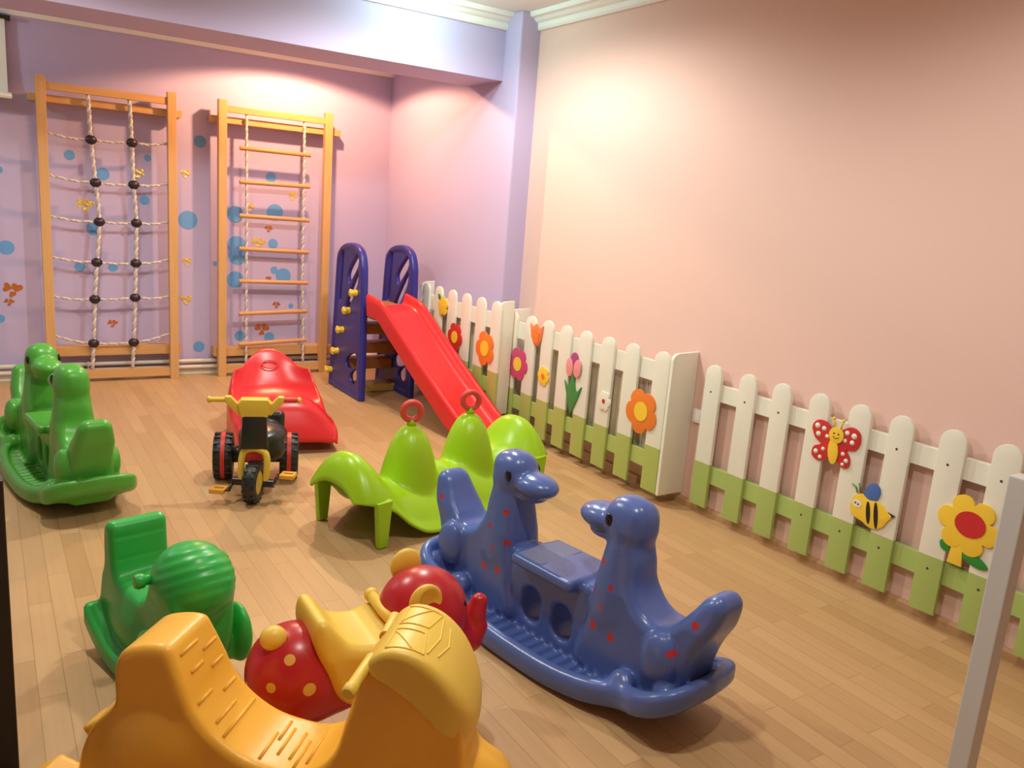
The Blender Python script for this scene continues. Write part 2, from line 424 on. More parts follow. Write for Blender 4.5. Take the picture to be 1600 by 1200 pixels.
# grey-white gate post at the right edge
gp = thing('gate_post', 'pale grey square post standing in front of the picket fence at right', 'post', (2.16, .93, 0))
bm = bmesh.new(); add_box(bm, (-.026, -.026, 0), (.026, .026, .945), .004); bm_obj('post', bm, M['grey'], gp)
bm = bmesh.new(); add_box(bm, (-.06, -.06, 0), (.06, .06, .012), .003); bm_obj('base_plate', bm, M['screw'], gp)
bm = bmesh.new(); add_box(bm, (.026, -.008, .83), (.034, .008, .87), .002); add_lathe(bm, [(0, 0), (.006, .0), (.006, .02), (0, .022)], (.034, 0, .85), (1, 0, 0), 12)
bm_obj('latch', bm, M['screw'], gp, auto=40)

# ------------------------------------------------------------------ pine climbing frames
def climbing_frame(name, label, x0, x1, wall_x, low):
    t = thing(name, label, 'climbing frame', ((x0+x1)/2, 6.66, 0)); cx = (x0+x1)/2; w = (x1-x0)/2
    for s in (-1, 1):
        bm = bmesh.new(); a = s*w; b = s*(w-.062); add_box(bm, (min(a, b), -.03, 0), (max(a, b), .03, 2.135), .004); bm_obj('post', bm, M['pine'], t)
    bm = bmesh.new(); add_box(bm, (-w+.06, -.018, 2.045), (w-.06, .018, 2.096), .003); bm_obj('top_rail', bm, M['pineX'], t)
    bm = bmesh.new(); add_box(bm, (-w+.06, -.018, .024), (w-.06, .018, .09), .003); bm_obj('bottom_rail', bm, M['pineX'], t)
    a, b = wall_x
    bm = bmesh.new(); add_box(bm, (a-cx, .03, 1.967), (b-cx, .138, 2.016), .003); bm_obj('wall_rail', bm, M['pineX'], t)
    bm = bmesh.new(); add_box(bm, (a-cx+.02, .03, low-.036), (b-cx-.02, .138, low+.036), .003); bm_obj('wall_rail', bm, M['pineX'], t)
    return t, cx
def rope_mesh(bm, path, r):
    """three-strand twisted rope following path"""
    P = spline(path, 8); L = 0; acc = [0]
    for a, b in zip(P[:-1], P[1:]): L += (Vector(b)-Vector(a)).length; acc.append(L)
    n = max(int(L/.016), 4); pts = []
    for i in range(n+1):
        d = L*i/n; j = 0
        while j < len(acc)-2 and acc[j+1] < d: j += 1
        k = (d-acc[j])/max(acc[j+1]-acc[j], 1e-9); pts.append(Vector(P[j]).lerp(Vector(P[j+1]), k))
    for s in range(2):
        q = []
        for i, p in enumerate(pts):
            t = (pts[min(i+1, n)]-pts[max(i-1, 0)]).normalized(); u = t.cross(Vector((0, 1, 0))).normalized(); w = t.cross(u)
            a = i*.016/.075*2*PI+s*PI; q.append(p+(u*math.cos(a)+w*math.sin(a))*r*.5)
        add_tube(bm, q, r*.72, 6, mi=s)

net, cx = climbing_frame('rope_net_frame', 'pine wall climbing frame with a rope net and black connectors, left of the two frames', .346, 1.242, (.303, 1.29), .225)
bx = [[(.676, 1.743), (.697, 1.45), (.714, 1.176), (.69, .885), (.67, .615), (.653, .288)], [(.94, 1.75), (.947, 1.455), (.959, 1.181), (.95, .886), (.941, .629), (.925, .289)]]
hl = [1.763, 1.481, 1.199, .915, .634, .348]; hr = [1.771, 1.481, 1.201, .921, .64, .354]
tops = [(.665, 2.05), (.929, 2.05)]; bots = [(.639, .09), (.913, .09)]
for k in range(2):
    pts = [tops[k]]+bx[k]+[bots[k]]
    bm = bmesh.new(); rope_mesh(bm, [(p[0]-cx, 0, p[1]) for p in pts], .0135); bm_obj('vertical_rope', bm, [M['ropew'], M['roped']], net)
for i in range(6):
    a, b = bx[0][i], bx[1][i]; sag = .012
    bm = bmesh.new(); rope_mesh(bm, [(.408-cx, 0, hl[i]), ((.408+a[0])/2-cx, 0, (hl[i]+a[1])/2-sag), (a[0]-cx, 0, a[1]), ((a[0]+b[0])/2-cx, 0, (a[1]+b[1])/2-sag*.6), (b[0]-cx, 0, b[1]), ((b[0]+1.18)/2-cx, 0, (b[1]+hr[i])/2-sag), (1.18-cx, 0, hr[i])], .009)
    bm_obj('horizontal_rope', bm, [M['ropew'], M['roped']], net)
    for p in (a, b):
        bm = bmesh.new(); sphere(bm, (p[0]-cx, 0, p[1]), (.037, .032, .034)); add_tube(bm, [(p[0]-cx-.036, 0, p[1]), (p[0]-cx+.036, 0, p[1])], .014, 12); bm_obj('rope_connector', bm, M['ball'], net, smooth=True)

lad, cx = climbing_frame('rope_ladder_frame', 'pine wall climbing frame with a hanging rope ladder, right of the two frames', 1.54, 2.436, (1.50, 2.523), .19)
rz = [(1.793, 1.791), (1.539, 1.544), (1.281, 1.274), (1.024, 1.014), (.767, .761), (.505, .525), (.255, .28)]
rl = [1.754, 1.757, 1.759, 1.76, 1.76, 1.762, 1.764]; rr = [2.21, 2.212, 2.214, 2.216, 2.22, 2.23, 2.236]
for side, xs in ((0, rl), (1, rr)):
    pts = [(1.753 if side == 0 else 2.208, 2.05)]+[(xs[i], rz[i][side]) for i in range(7)]+[(1.764 if side == 0 else 2.238, .09)]
    bm = bmesh.new(); rope_mesh(bm, [(p[0]-cx, 0, p[1]) for p in pts], .011); bm_obj('ladder_rope', bm, [M['ropew'], M['roped']], lad)
for i, (a, b) in enumerate(rz):
    bm = bmesh.new(); s = Vector((1.703-cx, 0, a)); e = Vector((2.264-cx, 0, b)); d = (e-s)
    add_lathe(bm, [(0, 0), (.014, 0), (.017, .005), (.017, d.length-.005), (.014, d.length), (0, d.length)], s, d, 14)
    bm_obj('rung', bm, M['rung'], lad, auto=40)

# ------------------------------------------------------------------ wall stickers (thin vinyl and foil on the back wall)
dots = [(.136, .958, .05, 'blue dot sticker left of the rope net frame, level with its middle'), (.551, 1.629, .035, 'small blue dot sticker behind top left cell of the rope net'),
 (.761, 1.515, .045, 'blue dot sticker behind second connector row of the rope net, left rope'), (1.039, 1.347, .035, 'small blue dot sticker beside right post of rope net, third cell down'),
 (1.066, 1.657, .025, 'tiny blue dot sticker in top right cell of the rope net'), (.115, 1.489, .025, 'blue dot sticker cut by the left edge, above the others'),
 (.692, 1.12, .05, 'blue dot sticker just under third left connector of the rope net'), (.592, .836, .035, 'small blue dot sticker left of fourth left net connector'),
 (.813, .838, .033, 'small blue dot sticker between the fourth pair of net connectors'), (1.348, 1.218, .071, 'large blue dot sticker on the wall between the two frames'),
 (1.44, 1.816, .046, 'dark shaded blue dot sticker high between the two frames'), (1.425, .217, .044, 'blue dot sticker low between the two frames, above the pipes'),
 (.075, .455, .03, 'blue dot sticker cut by the left edge, low behind green toy'), (1.554, .888, .02, 'tiny blue dot sticker touching left post of rope ladder frame'),
 (1.706, 1.284, .066, 'large blue dot sticker at left end of third ladder rung'), (1.718, 1.042, .072, 'upper of two overlapping big blue dots at fourth ladder rung'),
 (1.728, .955, .072, 'lower of two overlapping big blue dots below fourth ladder rung'), (1.709, .764, .067, 'large blue dot sticker at left end of fifth ladder rung'),
 (1.987, 1.595, .041, 'blue dot sticker above the middle of second ladder rung'), (2.023, 1.318, .067, 'large blue dot sticker above middle of third ladder rung'),
 (2.011, 1.064, .041, 'blue dot sticker above middle of fourth ladder rung'), (2.101, .803, .063, 'large blue dot sticker above middle of fifth ladder rung'),
 (2.025, .848, .031, 'small blue dot overlapping a bigger dot above fifth ladder rung'), (2.171, .551, .021, 'tiny blue dot sticker above right half of sixth ladder rung'),
 (1.748, .30, .042, 'blue dot sticker low by left rope of the rope ladder'), (1.991, .285, .042, 'blue dot sticker above the lowest ladder rung')]
for i, (x, z, r, lab) in enumerate(dots):
    bm = bmesh.new(); th = .0012+.0006*(i % 2); add_lathe(bm, [(0, -.004), (r, -.004), (r, th), (0, th)], (0, 0, 0), (0, -1, 0), 36)
    o = bm_obj('dot_sticker', bm, M['sdot'], loc=(x, BY, z), auto=30); tag(o, lab, 'sticker', 'blue dot stickers on the back wall')
def heart(c, s, rot):
    out = []
    for k in range(28):
        t = 2*PI*k/28; x = 16*math.sin(t)**3/17; y = (13*math.cos(t)-5*math.cos(2*t)-2*math.cos(3*t)-math.cos(4*t))/17
        out.append((c[0]+s*(x*math.cos(rot)-y*math.sin(rot)), c[1]+s*(x*math.sin(rot)+y*math.cos(rot))))
    return out
foils = [(.638, 1.287, .065, .5, 'gold', 'bright gold foil butterfly sticker behind rope net, above third connectors'), (.998, 1.544, .05, -.6, 'gold', 'olive gold foil sticker right of second right net connector'),
 (1.332, 1.569, .04, -.9, 'gold', 'gold foil sticker high on the wall right of rope net frame'), (.799, .416, .04, .2, 'copper', 'orange foil heart sticker behind the lower cells of rope net'),
 (1.337, .902, .041, 2.8, 'gold', 'gold foil sticker between the frames, under the large blue dot'), (1.33, .60, .051, -1.0, 'gold', 'gold foil sticker between the frames, lower of the two below blue dot'),
 (.158, .666, .07, .4, 'copper', 'coppery foil butterfly sticker left of the rope net frame'), (.135, .575, .036, .1, 'copper', 'small coppery foil heart under the butterfly left of the rope net'),
 (1.821, 1.351, .041, .3, 'gold', 'yellow gold foil sticker just above left end of third rung'), (2.168, 1.462, .042, .6, 'gold', 'gold foil sticker between second and third rung, near right rope'),
 (1.973, 1.187, .036, -.3, 'copper', 'brownish foil sticker under the middle of third ladder rung'), (1.891, 1.069, .062, .2, 'gold', 'glittering gold foil butterfly just above fourth ladder rung'),
 (1.978, .78, .026, .1, 'copper', 'small copper foil sticker touching middle of fifth ladder rung'), (2.046, .561, .037, 0, 'copper', 'copper foil heart sticker above middle of sixth ladder rung'),
 (1.926, .357, .068, 0, 'copper', 'large copper foil heart pair between sixth and seventh ladder rungs')]
for i, (x, z, r, a, m, lab) in enumerate(foils):
    bm = bmesh.new(); add_prism(bm, heart((-r*.42, r*.18), r*.5, a+.9), 'Y', -.0022, .004); add_prism(bm, heart((r*.42, r*.15), r*.55, a-.7), 'Y', -.003, .004); add_prism(bm, heart((0, -r*.5), r*.36, a+3.3), 'Y', -.0038, .004)
    o = bm_obj('foil_sticker', bm, M[m], loc=(x, BY, z)); tag(o, lab, 'sticker', 'foil stickers on the back wall')

# ------------------------------------------------------------------ picket fence and radiator covers
def picket_pts(yc, w, z0, z1, n=8):
    h = w/2; r = h*.92; out = [(yc-h, z0), (yc+h, z0)]
    for k in range(n+1):
        a = PI*k/n; out.append((yc+h*math.cos(a), z1-r+r*math.sin(a)))
    return out
def picket(parent, x0, x1, yc, w, z0, z1, m, screws=()):
    bm = bmesh.new(); add_prism(bm, picket_pts(yc, w, z0, z1), 'X', x0, x1, .004)
    for z in screws:
        add_lathe(bm, [(0, .0015), (.003, .0015), (.0055, .0005), (.0055, -.004)], (x0, yc+.004, z), (-1, 0, 0), 10, mi=1)
    return bm_obj('picket', bm, [m, M['screw']], parent, auto=45)
def petal_poly(c, R, n, rot=0.0, depth=.24, ks=10):
    out = []
    for k in range(n*ks):
        t = 2*PI*k/(n*ks)+rot; r = R*(1-depth+depth*abs(math.cos(n*(t-rot)/2))**.55)
        out.append((c[0]+r*math.cos(t), c[1]+r*math.sin(t)))
    return out
def ellipse(c, a, b, rot=0, n=28):
    return [(c[0]+a*math.cos(t)*math.cos(rot)-b*math.sin(t)*math.sin(rot), c[1]+a*math.cos(t)*math.sin(rot)+b*math.sin(t)*math.cos(rot)) for t in [2*PI*k/n for k in range(n)]]
def cut(name, pts, x, th, m, parent, label=None):
    bm = bmesh.new(); add_prism(bm, pts, 'X', x-th, x, .0015 if th > .003 else 0)
    o = bm_obj(name, bm, M[m], parent, auto=40)
    if label: o['label'] = label
    return o
def flower(parent, x, y, z, R, m, mc, n=5, rot=0.3, rc=.42, label=None, name='flower_cutout'):
    f = cut(name, petal_poly((y, z), R, n, rot), x, .009, m, parent, label)
    cut('flower_centre', ellipse((y, z), R*rc, R*rc), x-.009, .003, mc, f)
    return f

# wall fence: nine pickets on two rails
fence = thing('picket_fence', 'white picket fence with green lower ends fixed along the pink wall', 'fence', (0, 0, 0))
fy = [2.86, 2.635, 2.43, 2.222, 2.018, 1.828, 1.614, 1.412, 1.205, 1.0, .79, .58]
for y in fy: picket(fence, 3.088, 3.108, y-.012, .105, .055, .805, M['split'], (.665, .235) if y < 2.3 else (.665,))
for z0, z1 in ((.622, .708), (.186, .278)):
    bm = bmesh.new(); add_box(bm, (3.107, .45, z0), (3.132, 2.87, z1), .003); bm_obj('rail', bm, M['split'], fence)
    for y in (2.75, 1.7, .69):
        bm = bmesh.new(); add_box(bm, (3.13, y-.03, z0+.01), (WX+.0005, y+.03, z1-.01), .002); bm_obj('wall_bracket', bm, M['white'], fence)
X = 3.0885
# butterfly
bf = cut('butterfly_cutout', spline([(2.105, .65), (2.15, .69), (2.2, .69), (2.222, .655), (2.20, .61), (2.165, .59), (2.2, .57), (2.205, .53), (2.17, .512), (2.13, .53), (2.10, .56), (2.07, .53), (2.04, .515), (2.015, .53), (2.02, .57), (2.04, .595), (2.0, .605), (1.98, .64), (1.99, .685), (2.03, .70), (2.075, .675)], 4, True), X, .009, 'p_r2', fence, 'red spotted butterfly cutout')
cut('butterfly_body', ellipse((2.098, .575), .025, .058, -.12), X-.009, .006, 'p_ye', bf)
cut('butterfly_head', ellipse((2.093, .648), .036, .036), X-.009, .007, 'p_ye', bf)
for s in (-1, 1):
    bm = bmesh.new(); add_tube(bm, [(X-.012, 2.093+s*.014, .675), (X-.012, 2.093+s*.02, .70), (X-.012, 2.093+s*.024, .716)], .004, 8); sphere(bm, (X-.012, 2.093+s*.024, .718), .0075, seg=10); bm_obj('antenna', bm, M['p_ye'], bf, smooth=True)
for y, z, r in [(2.195, .665, .013), (2.16, .66, .011), (2.185, .63, .012), (2.14, .63, .009), (2.185, .55, .011), (2.16, .53, .009), (2.15, .57, .009), (2.01, .665, .013), (2.045, .67, .011), (2.015, .635, .011), (2.05, .635, .009), (2.03, .55, .010), (2.05, .575, .009), (2.045, .53, .008)]:
    bm = bmesh.new(); add_lathe(bm, [(0, .0015), (r, .0015), (r, -.002)], (X-.009, y, z), (-1, 0, 0), 16); bm_obj('white_spot', bm, M['p_wh'], bf)
bm = bmesh.new()
for s in (-1, 1): add_lathe(bm, [(0, .001), (.004, .001), (.004, -.002)], (X-.016, 2.093+s*.011, .655), (-1, 0, 0), 10)
add_tube(bm, [(X-.0165, 2.108, .641), (X-.0165, 2.093, .633), (X-.0165, 2.078, .641)], .0016, 6); bm_obj('face_marks', bm, M['p_bk'], bf)
# bee
be = cut('bee_cutout', spline([(1.975, .37), (1.965, .415), (1.93, .435), (1.895, .42), (1.85, .425), (1.81, .40), (1.785, .385), (1.80, .36), (1.82, .325), (1.865, .305), (1.91, .32), (1.935, .325), (1.965, .34)], 4, True), X, .01, 'p_ye', fence, 'yellow bee cutout with black stripes')
for y, h in ((1.888, .048), (1.852, .056)): cut('stripe', ellipse((y, .367), .0095, h, -.18), X-.01, .0016, 'p_bk', be)
cut('stinger', [(1.806, .398), (1.772, .392), (1.80, .368)], X-.002, .006, 'p_bk', be)
cut('wing', ellipse((1.888, .452), .034, .046, .35), X, .007, 'p_bl', be, 'blue wing')
cut('eye_patch', ellipse((1.945, .388), .022, .016, .15), X-.01, .0016, 'p_wh', be)
bm = bmesh.new(); add_lathe(bm, [(0, .001), (.004, .001), (.004, -.002)], (X-.0116, 1.952, .39), (-1, 0, 0), 10); add_lathe(bm, [(0, .001), (.004, .001), (.004, -.002)], (X-.0116, 1.938, .387), (-1, 0, 0), 10); bm_obj('pupil', bm, M['p_bk'], be)
bm = bmesh.new(); add_tube(bm, [(X-.005, 1.955, .432), (X-.005, 1.965, .455), (X-.005, 1.985, .462)], .003, 6); add_tube(bm, [(X-.005, 1.94, .437), (X-.005, 1.945, .46), (X-.005, 1.955, .475)], .003, 6); bm_obj('antenna', bm, M['p_gr'], be, smooth=True)
# big yellow flower with a red centre on a stem
sf = cut('flower_cutout', petal_poly((1.485, .462), .118, 6, .15, .30), X, .01, 'p_ye', fence, 'big yellow flower cutout with red centre')
cut('flower_centre', ellipse((1.475, .47), .058, .05), X-.01, .003, 'p_r2', sf)
cut('stem', [(1.525, .40), (1.49, .40), (1.478, .296), (1.535, .296)], X-.001, .008, 'p_ye', sf)
cut('leaf', spline([(1.49, .345), (1.455, .365), (1.41, .35), (1.385, .325), (1.42, .315), (1.46, .325)], 5, True), X-.001, .007, 'p_dg', sf, 'green leaf')
cut('leaf', spline([(1.53, .345), (1.555, .375), (1.575, .37), (1.57, .345), (1.55, .335)], 5, True), X-.001, .007, 'p_dg', sf, 'green leaf')

def cover(name, label, x0, xb, ys, w, z0, z1, zr, mp, y_near, y_far):
    t = thing(name, label, 'radiator cover', (0, 0, 0))
    for y in ys: picket(t, x0, x0+.018, y, w, z0, z1, mp)
    (a, b), (c, d) = zr
    for p, q in ((a, b), (c, d)):
        bm = bmesh.new(); add_box(bm, (x0+.0175, y_near+.02, p), (x0+.036, y_far-.02, q), .002); bm_obj('rail', bm, mp, t)
    for y, s in ((y_near, 1), (y_far, -1)):
        bm = bmesh.new()
        r = .035; pts = [(x0+.001, z0), (xb, z0), (xb, z1+.008), (x0+r, z1+.002)]+[(x0+r-r*math.sin(k*PI/10)+.001, z1-r+r*math.cos(k*PI/10)) for k in range(1, 6)]
        add_prism(bm, pts, 'Y', min(y, y+s*.02), max(y, y+s*.02), .003); bm_obj('side_panel', bm, M['white'], t, auto=40)
    return t
c2 = cover('radiator_cover', 'white picket radiator cover with near side panel and tulip cutouts, against the pink wall', 2.97, WX-.001,
           [4.575, 4.35, 4.16, 3.965, 3.765, 3.555, 3.345, 3.105], .118, .06, .83, ((.655, .765), (.175, .268)), M['splitb'], 3.022, 4.645)
X = 2.9705
flower(c2, X, 3.215, .478, .125, 'p_or', 'p_ye', 5, -.2, .42, 'orange flower cutout with yellow centre')
flower(c2, X, 3.535, .459, .058, 'p_wh', 'p_re', 6, 0, .22, 'small white flower cutout with red centre')
flower(c2, X, 4.155, .472, .062, 'p_ye', 'p_or', 6, .2, .28, 'small yellow flower cutout')
flower(c2, X, 4.458, .49, .112, 'p_pk', 'p_ye', 6, .1, .42, 'pink flower cutout with yellow centre')
tl = cut('tulip_cutout', spline([(3.925, .50), (3.90, .43), (3.85, .318), (3.835, .318), (3.79, .40), (3.755, .49), (3.80, .45), (3.825, .50), (3.845, .55), (3.87, .50), (3.89, .46)], 3, True), X, .009, 'p_gr', c2, 'green tulip leaves')
cut('tulip_petal', ellipse((3.845, .635), .036, .05), X-.001, .009, 'p_mg', tl, 'magenta petal')
cut('tulip_petal', ellipse((3.883, .588), .034, .056, -.1), X-.006, .008, 'p_lp', tl, 'salmon petal')
cut('tulip_petal', ellipse((3.805, .592), .034, .056, .1), X-.007, .008, 'p_lp', tl, 'pale pink petal')
ot = cut('tulip_cutout', [(4.345, .785), (4.315, .765), (4.275, .79), (4.235, .765), (4.20, .785), (4.21, .70), (4.24, .655), (4.29, .655), (4.325, .70)], X, .009, 'p_sal', c2, 'orange tulip cutout')
cut('tulip_petal', [(4.318, .735), (4.272, .765), (4.228, .735), (4.245, .665), (4.292, .665)], X-.009, .003, 'p_or', ot)
c1 = cover('radiator_cover', 'white picket radiator cover beside the slide, farther back along the alcove wall', 2.845, SX-.045,
           [5.63, 5.42, 5.208, 4.999, 4.793, 4.59], .118, .13, .893, ((.70, .81), (.26, .36)), M['splitc'], 4.535, 5.72)
X = 2.8455
flower(c1, X, 4.69, .556, .12, 'p_or', 'p_ye', 5, -.1, .44, 'orange flower cutout with yellow centre')
flower(c1, X, 5.12, .56, .105, 'p_re', 'p_ye', 6, .1, .42, 'dark red flower cutout')
fy2 = cut('flower_cutout', petal_poly((5.33, .755), .075, 5, .2, .35), X, .009, 'p_ye', c1, 'yellow flower cutout')
cut('leaf', ellipse((5.39, .815), .03, .016, .8), X, .007, 'p_gr', fy2, 'green leaf')
# panel radiators inside the covers
for x0, x1, ya, yb, z0, z1, lab in ((3.035, 3.105, 3.15, 4.5, .14, .66, 'white panel radiator half hidden behind the near picket cover'), (2.90, 2.965, 4.75, 5.62, .2, .70, 'white panel radiator half hidden behind the far picket cover')):
    bm = bmesh.new(); add_box(bm, (x0+.008, ya, z0), (x1-.008, yb, z1), .006); y = ya+.03
    while y < yb-.03: add_box(bm, (x0, y, z0+.03), (x0+.01, y+.022, z1-.03), .003); y += .042
    xw = WX if x0 > 3 else SX
    for y in (ya+.2, yb-.2): add_box(bm, (x1-.01, y-.02, z1-.16), (xw-.001, y+.02, z1-.1), .001)
    tag(bm_obj('radiator', bm, M['pipe']), lab, 'radiator')
sk = thing('wall_socket', 'small white box on the pink wall between cover and fence', 'wall box', (WX, 2.96, .505))
bm = bmesh.new(); add_box(bm, (-.022, -.035, -.035), (.001, .035, .035), .004); bm_obj('box', bm, M['trim'], sk)
bm = bmesh.new(); add_box(bm, (-.025, -.024, -.024), (-.021, .024, .024), .003); bm_obj('cover_plate', bm, M['trim'], sk)

# ------------------------------------------------------------------ double dinosaur rocker (blue one and green one share the mould)
def rk_curve(X): return .13*np.clip(np.abs(X)/.62, 0, 1.3)**2.6
dino_side = spline([(.165, .06), (.18, .2), (.20, .33), (.21, .43), (.228, .50), (.31, .52), (.348, .47), (.354, .40), (.385, .345), (.435, .316), (.485, .32), (.53, .36), (.57, .415), (.602, .462), (.642, .476), (.668, .445), (.652, .375), (.61, .29), (.585, .2), (.575, .08), (.4, .05)], 5, True)
rim_plan = spline([(0, .222), (.15, .220), (.3, .205), (.39, .180), (.44, .178), (.5, .194), (.57, .186), (.625, .13), (.645, 0)], 6)
rim_plan = rim_plan + [(x, -y) for x, y in rim_plan[::-1][1:]]
rim_full = rim_plan + [(-x, y) for x, y in rim_plan[::-1][1:-1]]
def f_rocker(X, Y, Z):
    A = np.abs(X); y = np.abs(Y); z = Z-rk_curve(X)
    d2 = d_poly(X, Y, rim_full)
    slab = s_ext(d2, z-.042, .042, .03)
    pocket = s_ext(d2+.042, z-.085, .042, .012)
    base = smax(slab, -pocket, .012)
    # corrugated deck
    rib = .011*np.cos(2*PI*X/.046)*np.clip((.46-A)/.05, 0, 1)
    deck = np.abs(z-.034-rib)-.012
    deck = np.maximum(deck, d2+.03); base = smin(base, deck, .008)
    # dinosaur bodies
    hw = .084+.010*np.clip((.40-Z)/.3, 0, 1)-.024*np.clip((Z-.36)/.12, 0, 1)
    body = s_ext(d_poly(A, Z, dino_side), y, hw, .035)
    # seat saddle hollow
    body = smax(body, -s_ell(A, Y, Z, (.445, 0, .455), (.085, .3, .11)), .02)
    neck = s_cap(A, y*.9, Z, (.275, 0, .28), (.285, 0, .54), .082, .063)
    body = smin(body, neck, .03)
    head = smin(s_ell(A, Y, Z, (.272, 0, .568), (.084, .074, .084)), s_box(A, Y, Z, (.278, 0, .575), (.074, .060, .066), .045), .02)
    body = smin(body, head, .02)
    sn = s_ell(A, Y, Z, (.165, 0, .552), (.092, .070, .043)); jaw = s_ell(A, Y, Z, (.185, 0, .512), (.066, .056, .026))
    body = smin(body, smin(sn, jaw, .008), .018)
    hip = s_ell(A, y, Z, (.50, .098, .235), (.062, .038, .085)); foot = s_ell(A, y, Z, (.40, .122, .115), (.045, .036, .042))
    body = smin(body, smin(hip, foot, .01), .014)
    toe = s_ell(A, y, Z, (.545, .105, .14), (.04, .035, .05)); body = smin(body, toe, .014)
    out = smin(base, body, .022)
    # middle table with arched openings
    top = s_box(A, Y, Z, (0, 0, .315), (.145, .118, .020), .014)
    stand = s_box(A, Y, Z, (0, 0, .18), (.195, .068, .145), .02)
    stand = smin(stand, top, .02)
    hole = s_ext(np.maximum(np.abs(A-.075)-.035, 0)*0+np.sqrt((A-.075)**2+np.maximum(Z-.17, 0)**2+np.maximum(.13-Z, 0)**2)-.045, Y, .2, .005)
    stand = smax(stand, -hole, .012)
    return smin(out, stand, .012)
rocker_me = sdf_mesh('dino_rocker_body', f_rocker, (-.68, -.23, -.01), (.68, .23, .68), .0085, M['blue'])
def dino_rocker(label, m, loc, rz, spots, grips):
    t = thing('dinosaur_rocker', label, 'rocking toy', loc, rz, )
    mm = m
    obj('body', remat(rocker_me, mm), t)
    for s in (-1, 1):
        for k in (-1, 1):
            bm = bmesh.new(); sphere(bm, (s*.238, k*.071, .578), (.0145, .008, .021), seg=14); bm_obj('eye', bm, M['eye'], t, smooth=True)
    if grips:
        bm = bmesh.new(); add_box(bm, (-.125, -.10, .334), (-.01, .10, .3365), .001); o = bm_obj('grip_patch', bm, M['grip'], t); o['label'] = 'greyish textured patch on the table'
        bm = bmesh.new(); add_lathe(bm, [(0, .002), (.016, .002), (.016, -.006)], (.185, .09, .14), (0, 1, .0), 20); o = bm_obj('label_dot', bm, M['p_wh'], t)
    return t
spots = []
for s in (-1, 1):
    for k in (1,):
        for x, z, r in ((.235, .44, .011), (.21, .335, .010), (.265, .30, .008), (.235, .225, .014), (.31, .215, .014), (.29, .375, .009), (.47, .35, .009), (.60, .385, .012), (.55, .28, .010)):
            spots.append((s*x, 0, z, r))
M['bluesp'] = mat('blue_plastic_spotted', lin(86, 110, 178), 0.25, var=0.05, nscale=5, bump=0.12, bscale=220, dots=(lin(190, 52, 66), spots), flat=True)
HB = math.radians(-80.7)
dino_rocker('blue two-seat dinosaur rocker with small red spots, in the middle foreground', M['bluesp'], (1.63, 2.07, 0), HB, True, True)
dino_rocker('plain green two-seat dinosaur rocker by the left edge, in front of rope net frame', M['green'], (.265, 4.42, 0), HB, False, False)

# ------------------------------------------------------------------ thin-shell rockers
def shell(name, fn, x0, x1, nx, nt, th, m):
    V, F = [], []
    for i in range(nx+1):
        for j in range(nt+1): V.append(fn(x0+(x1-x0)*i/nx, -1+2*j/nt))
    for i in range(nx):
        for j in range(nt):
            a = i*(nt+1)+j; F.append((a, a+nt+1, a+nt+2, a+1))
    bm = bmesh.new(); vs = [bm.verts.new(v) for v in V]
    for f in F: bm.faces.new([vs[k] for k in f])
    bmesh.ops.recalc_face_normals(bm, faces=bm.faces[:])
    bmesh.ops.solidify(bm, geom=bm.faces[:], thickness=th)
    return bm
def interp(x, pts):
    """smooth interpolation through (x, v) points"""
    xs = [p[0] for p in pts]; v = [p[1] for p in pts]
    if x <= xs[0]: return v[0]
    if x >= xs[-1]: return v[-1]
    i = max(k for k in range(len(xs)) if xs[k] <= x); i = min(i, len(xs)-2)
    t = (x-xs[i])/(xs[i+1]-xs[i])
    m = lambda k: (v[min(k+1, len(v)-1)]-v[max(k-1, 0)])/(xs[min(k+1, len(v)-1)]-xs[max(k-1, 0)])
    d = xs[i+1]-xs[i]; t2, t3 = t*t, t*t*t
    return (2*t3-3*t2+1)*v[i]+(t3-2*t2+t)*d*m(i)+(-2*t3+3*t2)*v[i+1]+(t3-t2)*d*m(i+1)
zc_pts = [(0, .235), (.1, .225), (.2, .2), (.30, .205), (.37, .22), (.44, .265), (.50, .335), (.555, .385), (.60, .385), (.645, .335), (.67, .27)]
ze_pts = [(0, .02), (.2, .018), (.32, .03), (.40, .075), (.48, .15), (.56, .195), (.62, .21), (.67, .215)]
w_pts = [(0, .265), (.2, .27), (.32, .265), (.42, .24), (.5, .228), (.58, .222), (.63, .20), (.67, .15)]
def lime_fn(x, t):
    a = abs(x); w = interp(a, w_pts); y = w*t; zc, ze = interp(a, zc_pts), interp(a, ze_pts)
    q = abs(t); k = 1-q**2.3
    z = ze+(zc-ze)*k
    if q > .86: z = max(z, ze)+ (0 if q < 1 else 0); 
    # flared hem
    fl = max(0, (q-.88)/.12)*max(0, min(1, (.50-a)/.12)); z = z+fl*.006; y += math.copysign(.014*fl, t)
    # handle peak
    r2 = (a-.205)**2*1.0+y*y; zp = .462-8.6*r2-240*r2*r2
    h = max(0, min(1, .5+.5*(zp-z)/.045)); z = z+(zp-z)*h+.045*h*(1-h)
    return (x, y, z)
lm = thing('saddle_rocker', 'lime green two-seat rocker with two pointed peaks and red ring handles', 'rocking toy', (1.87, 3.45, 0), math.radians(17.5))
bm_obj('body', shell('lime', lime_fn, -.67, .67, 150, 72, .011, M['lime']), M['lime'], lm, smooth=True)
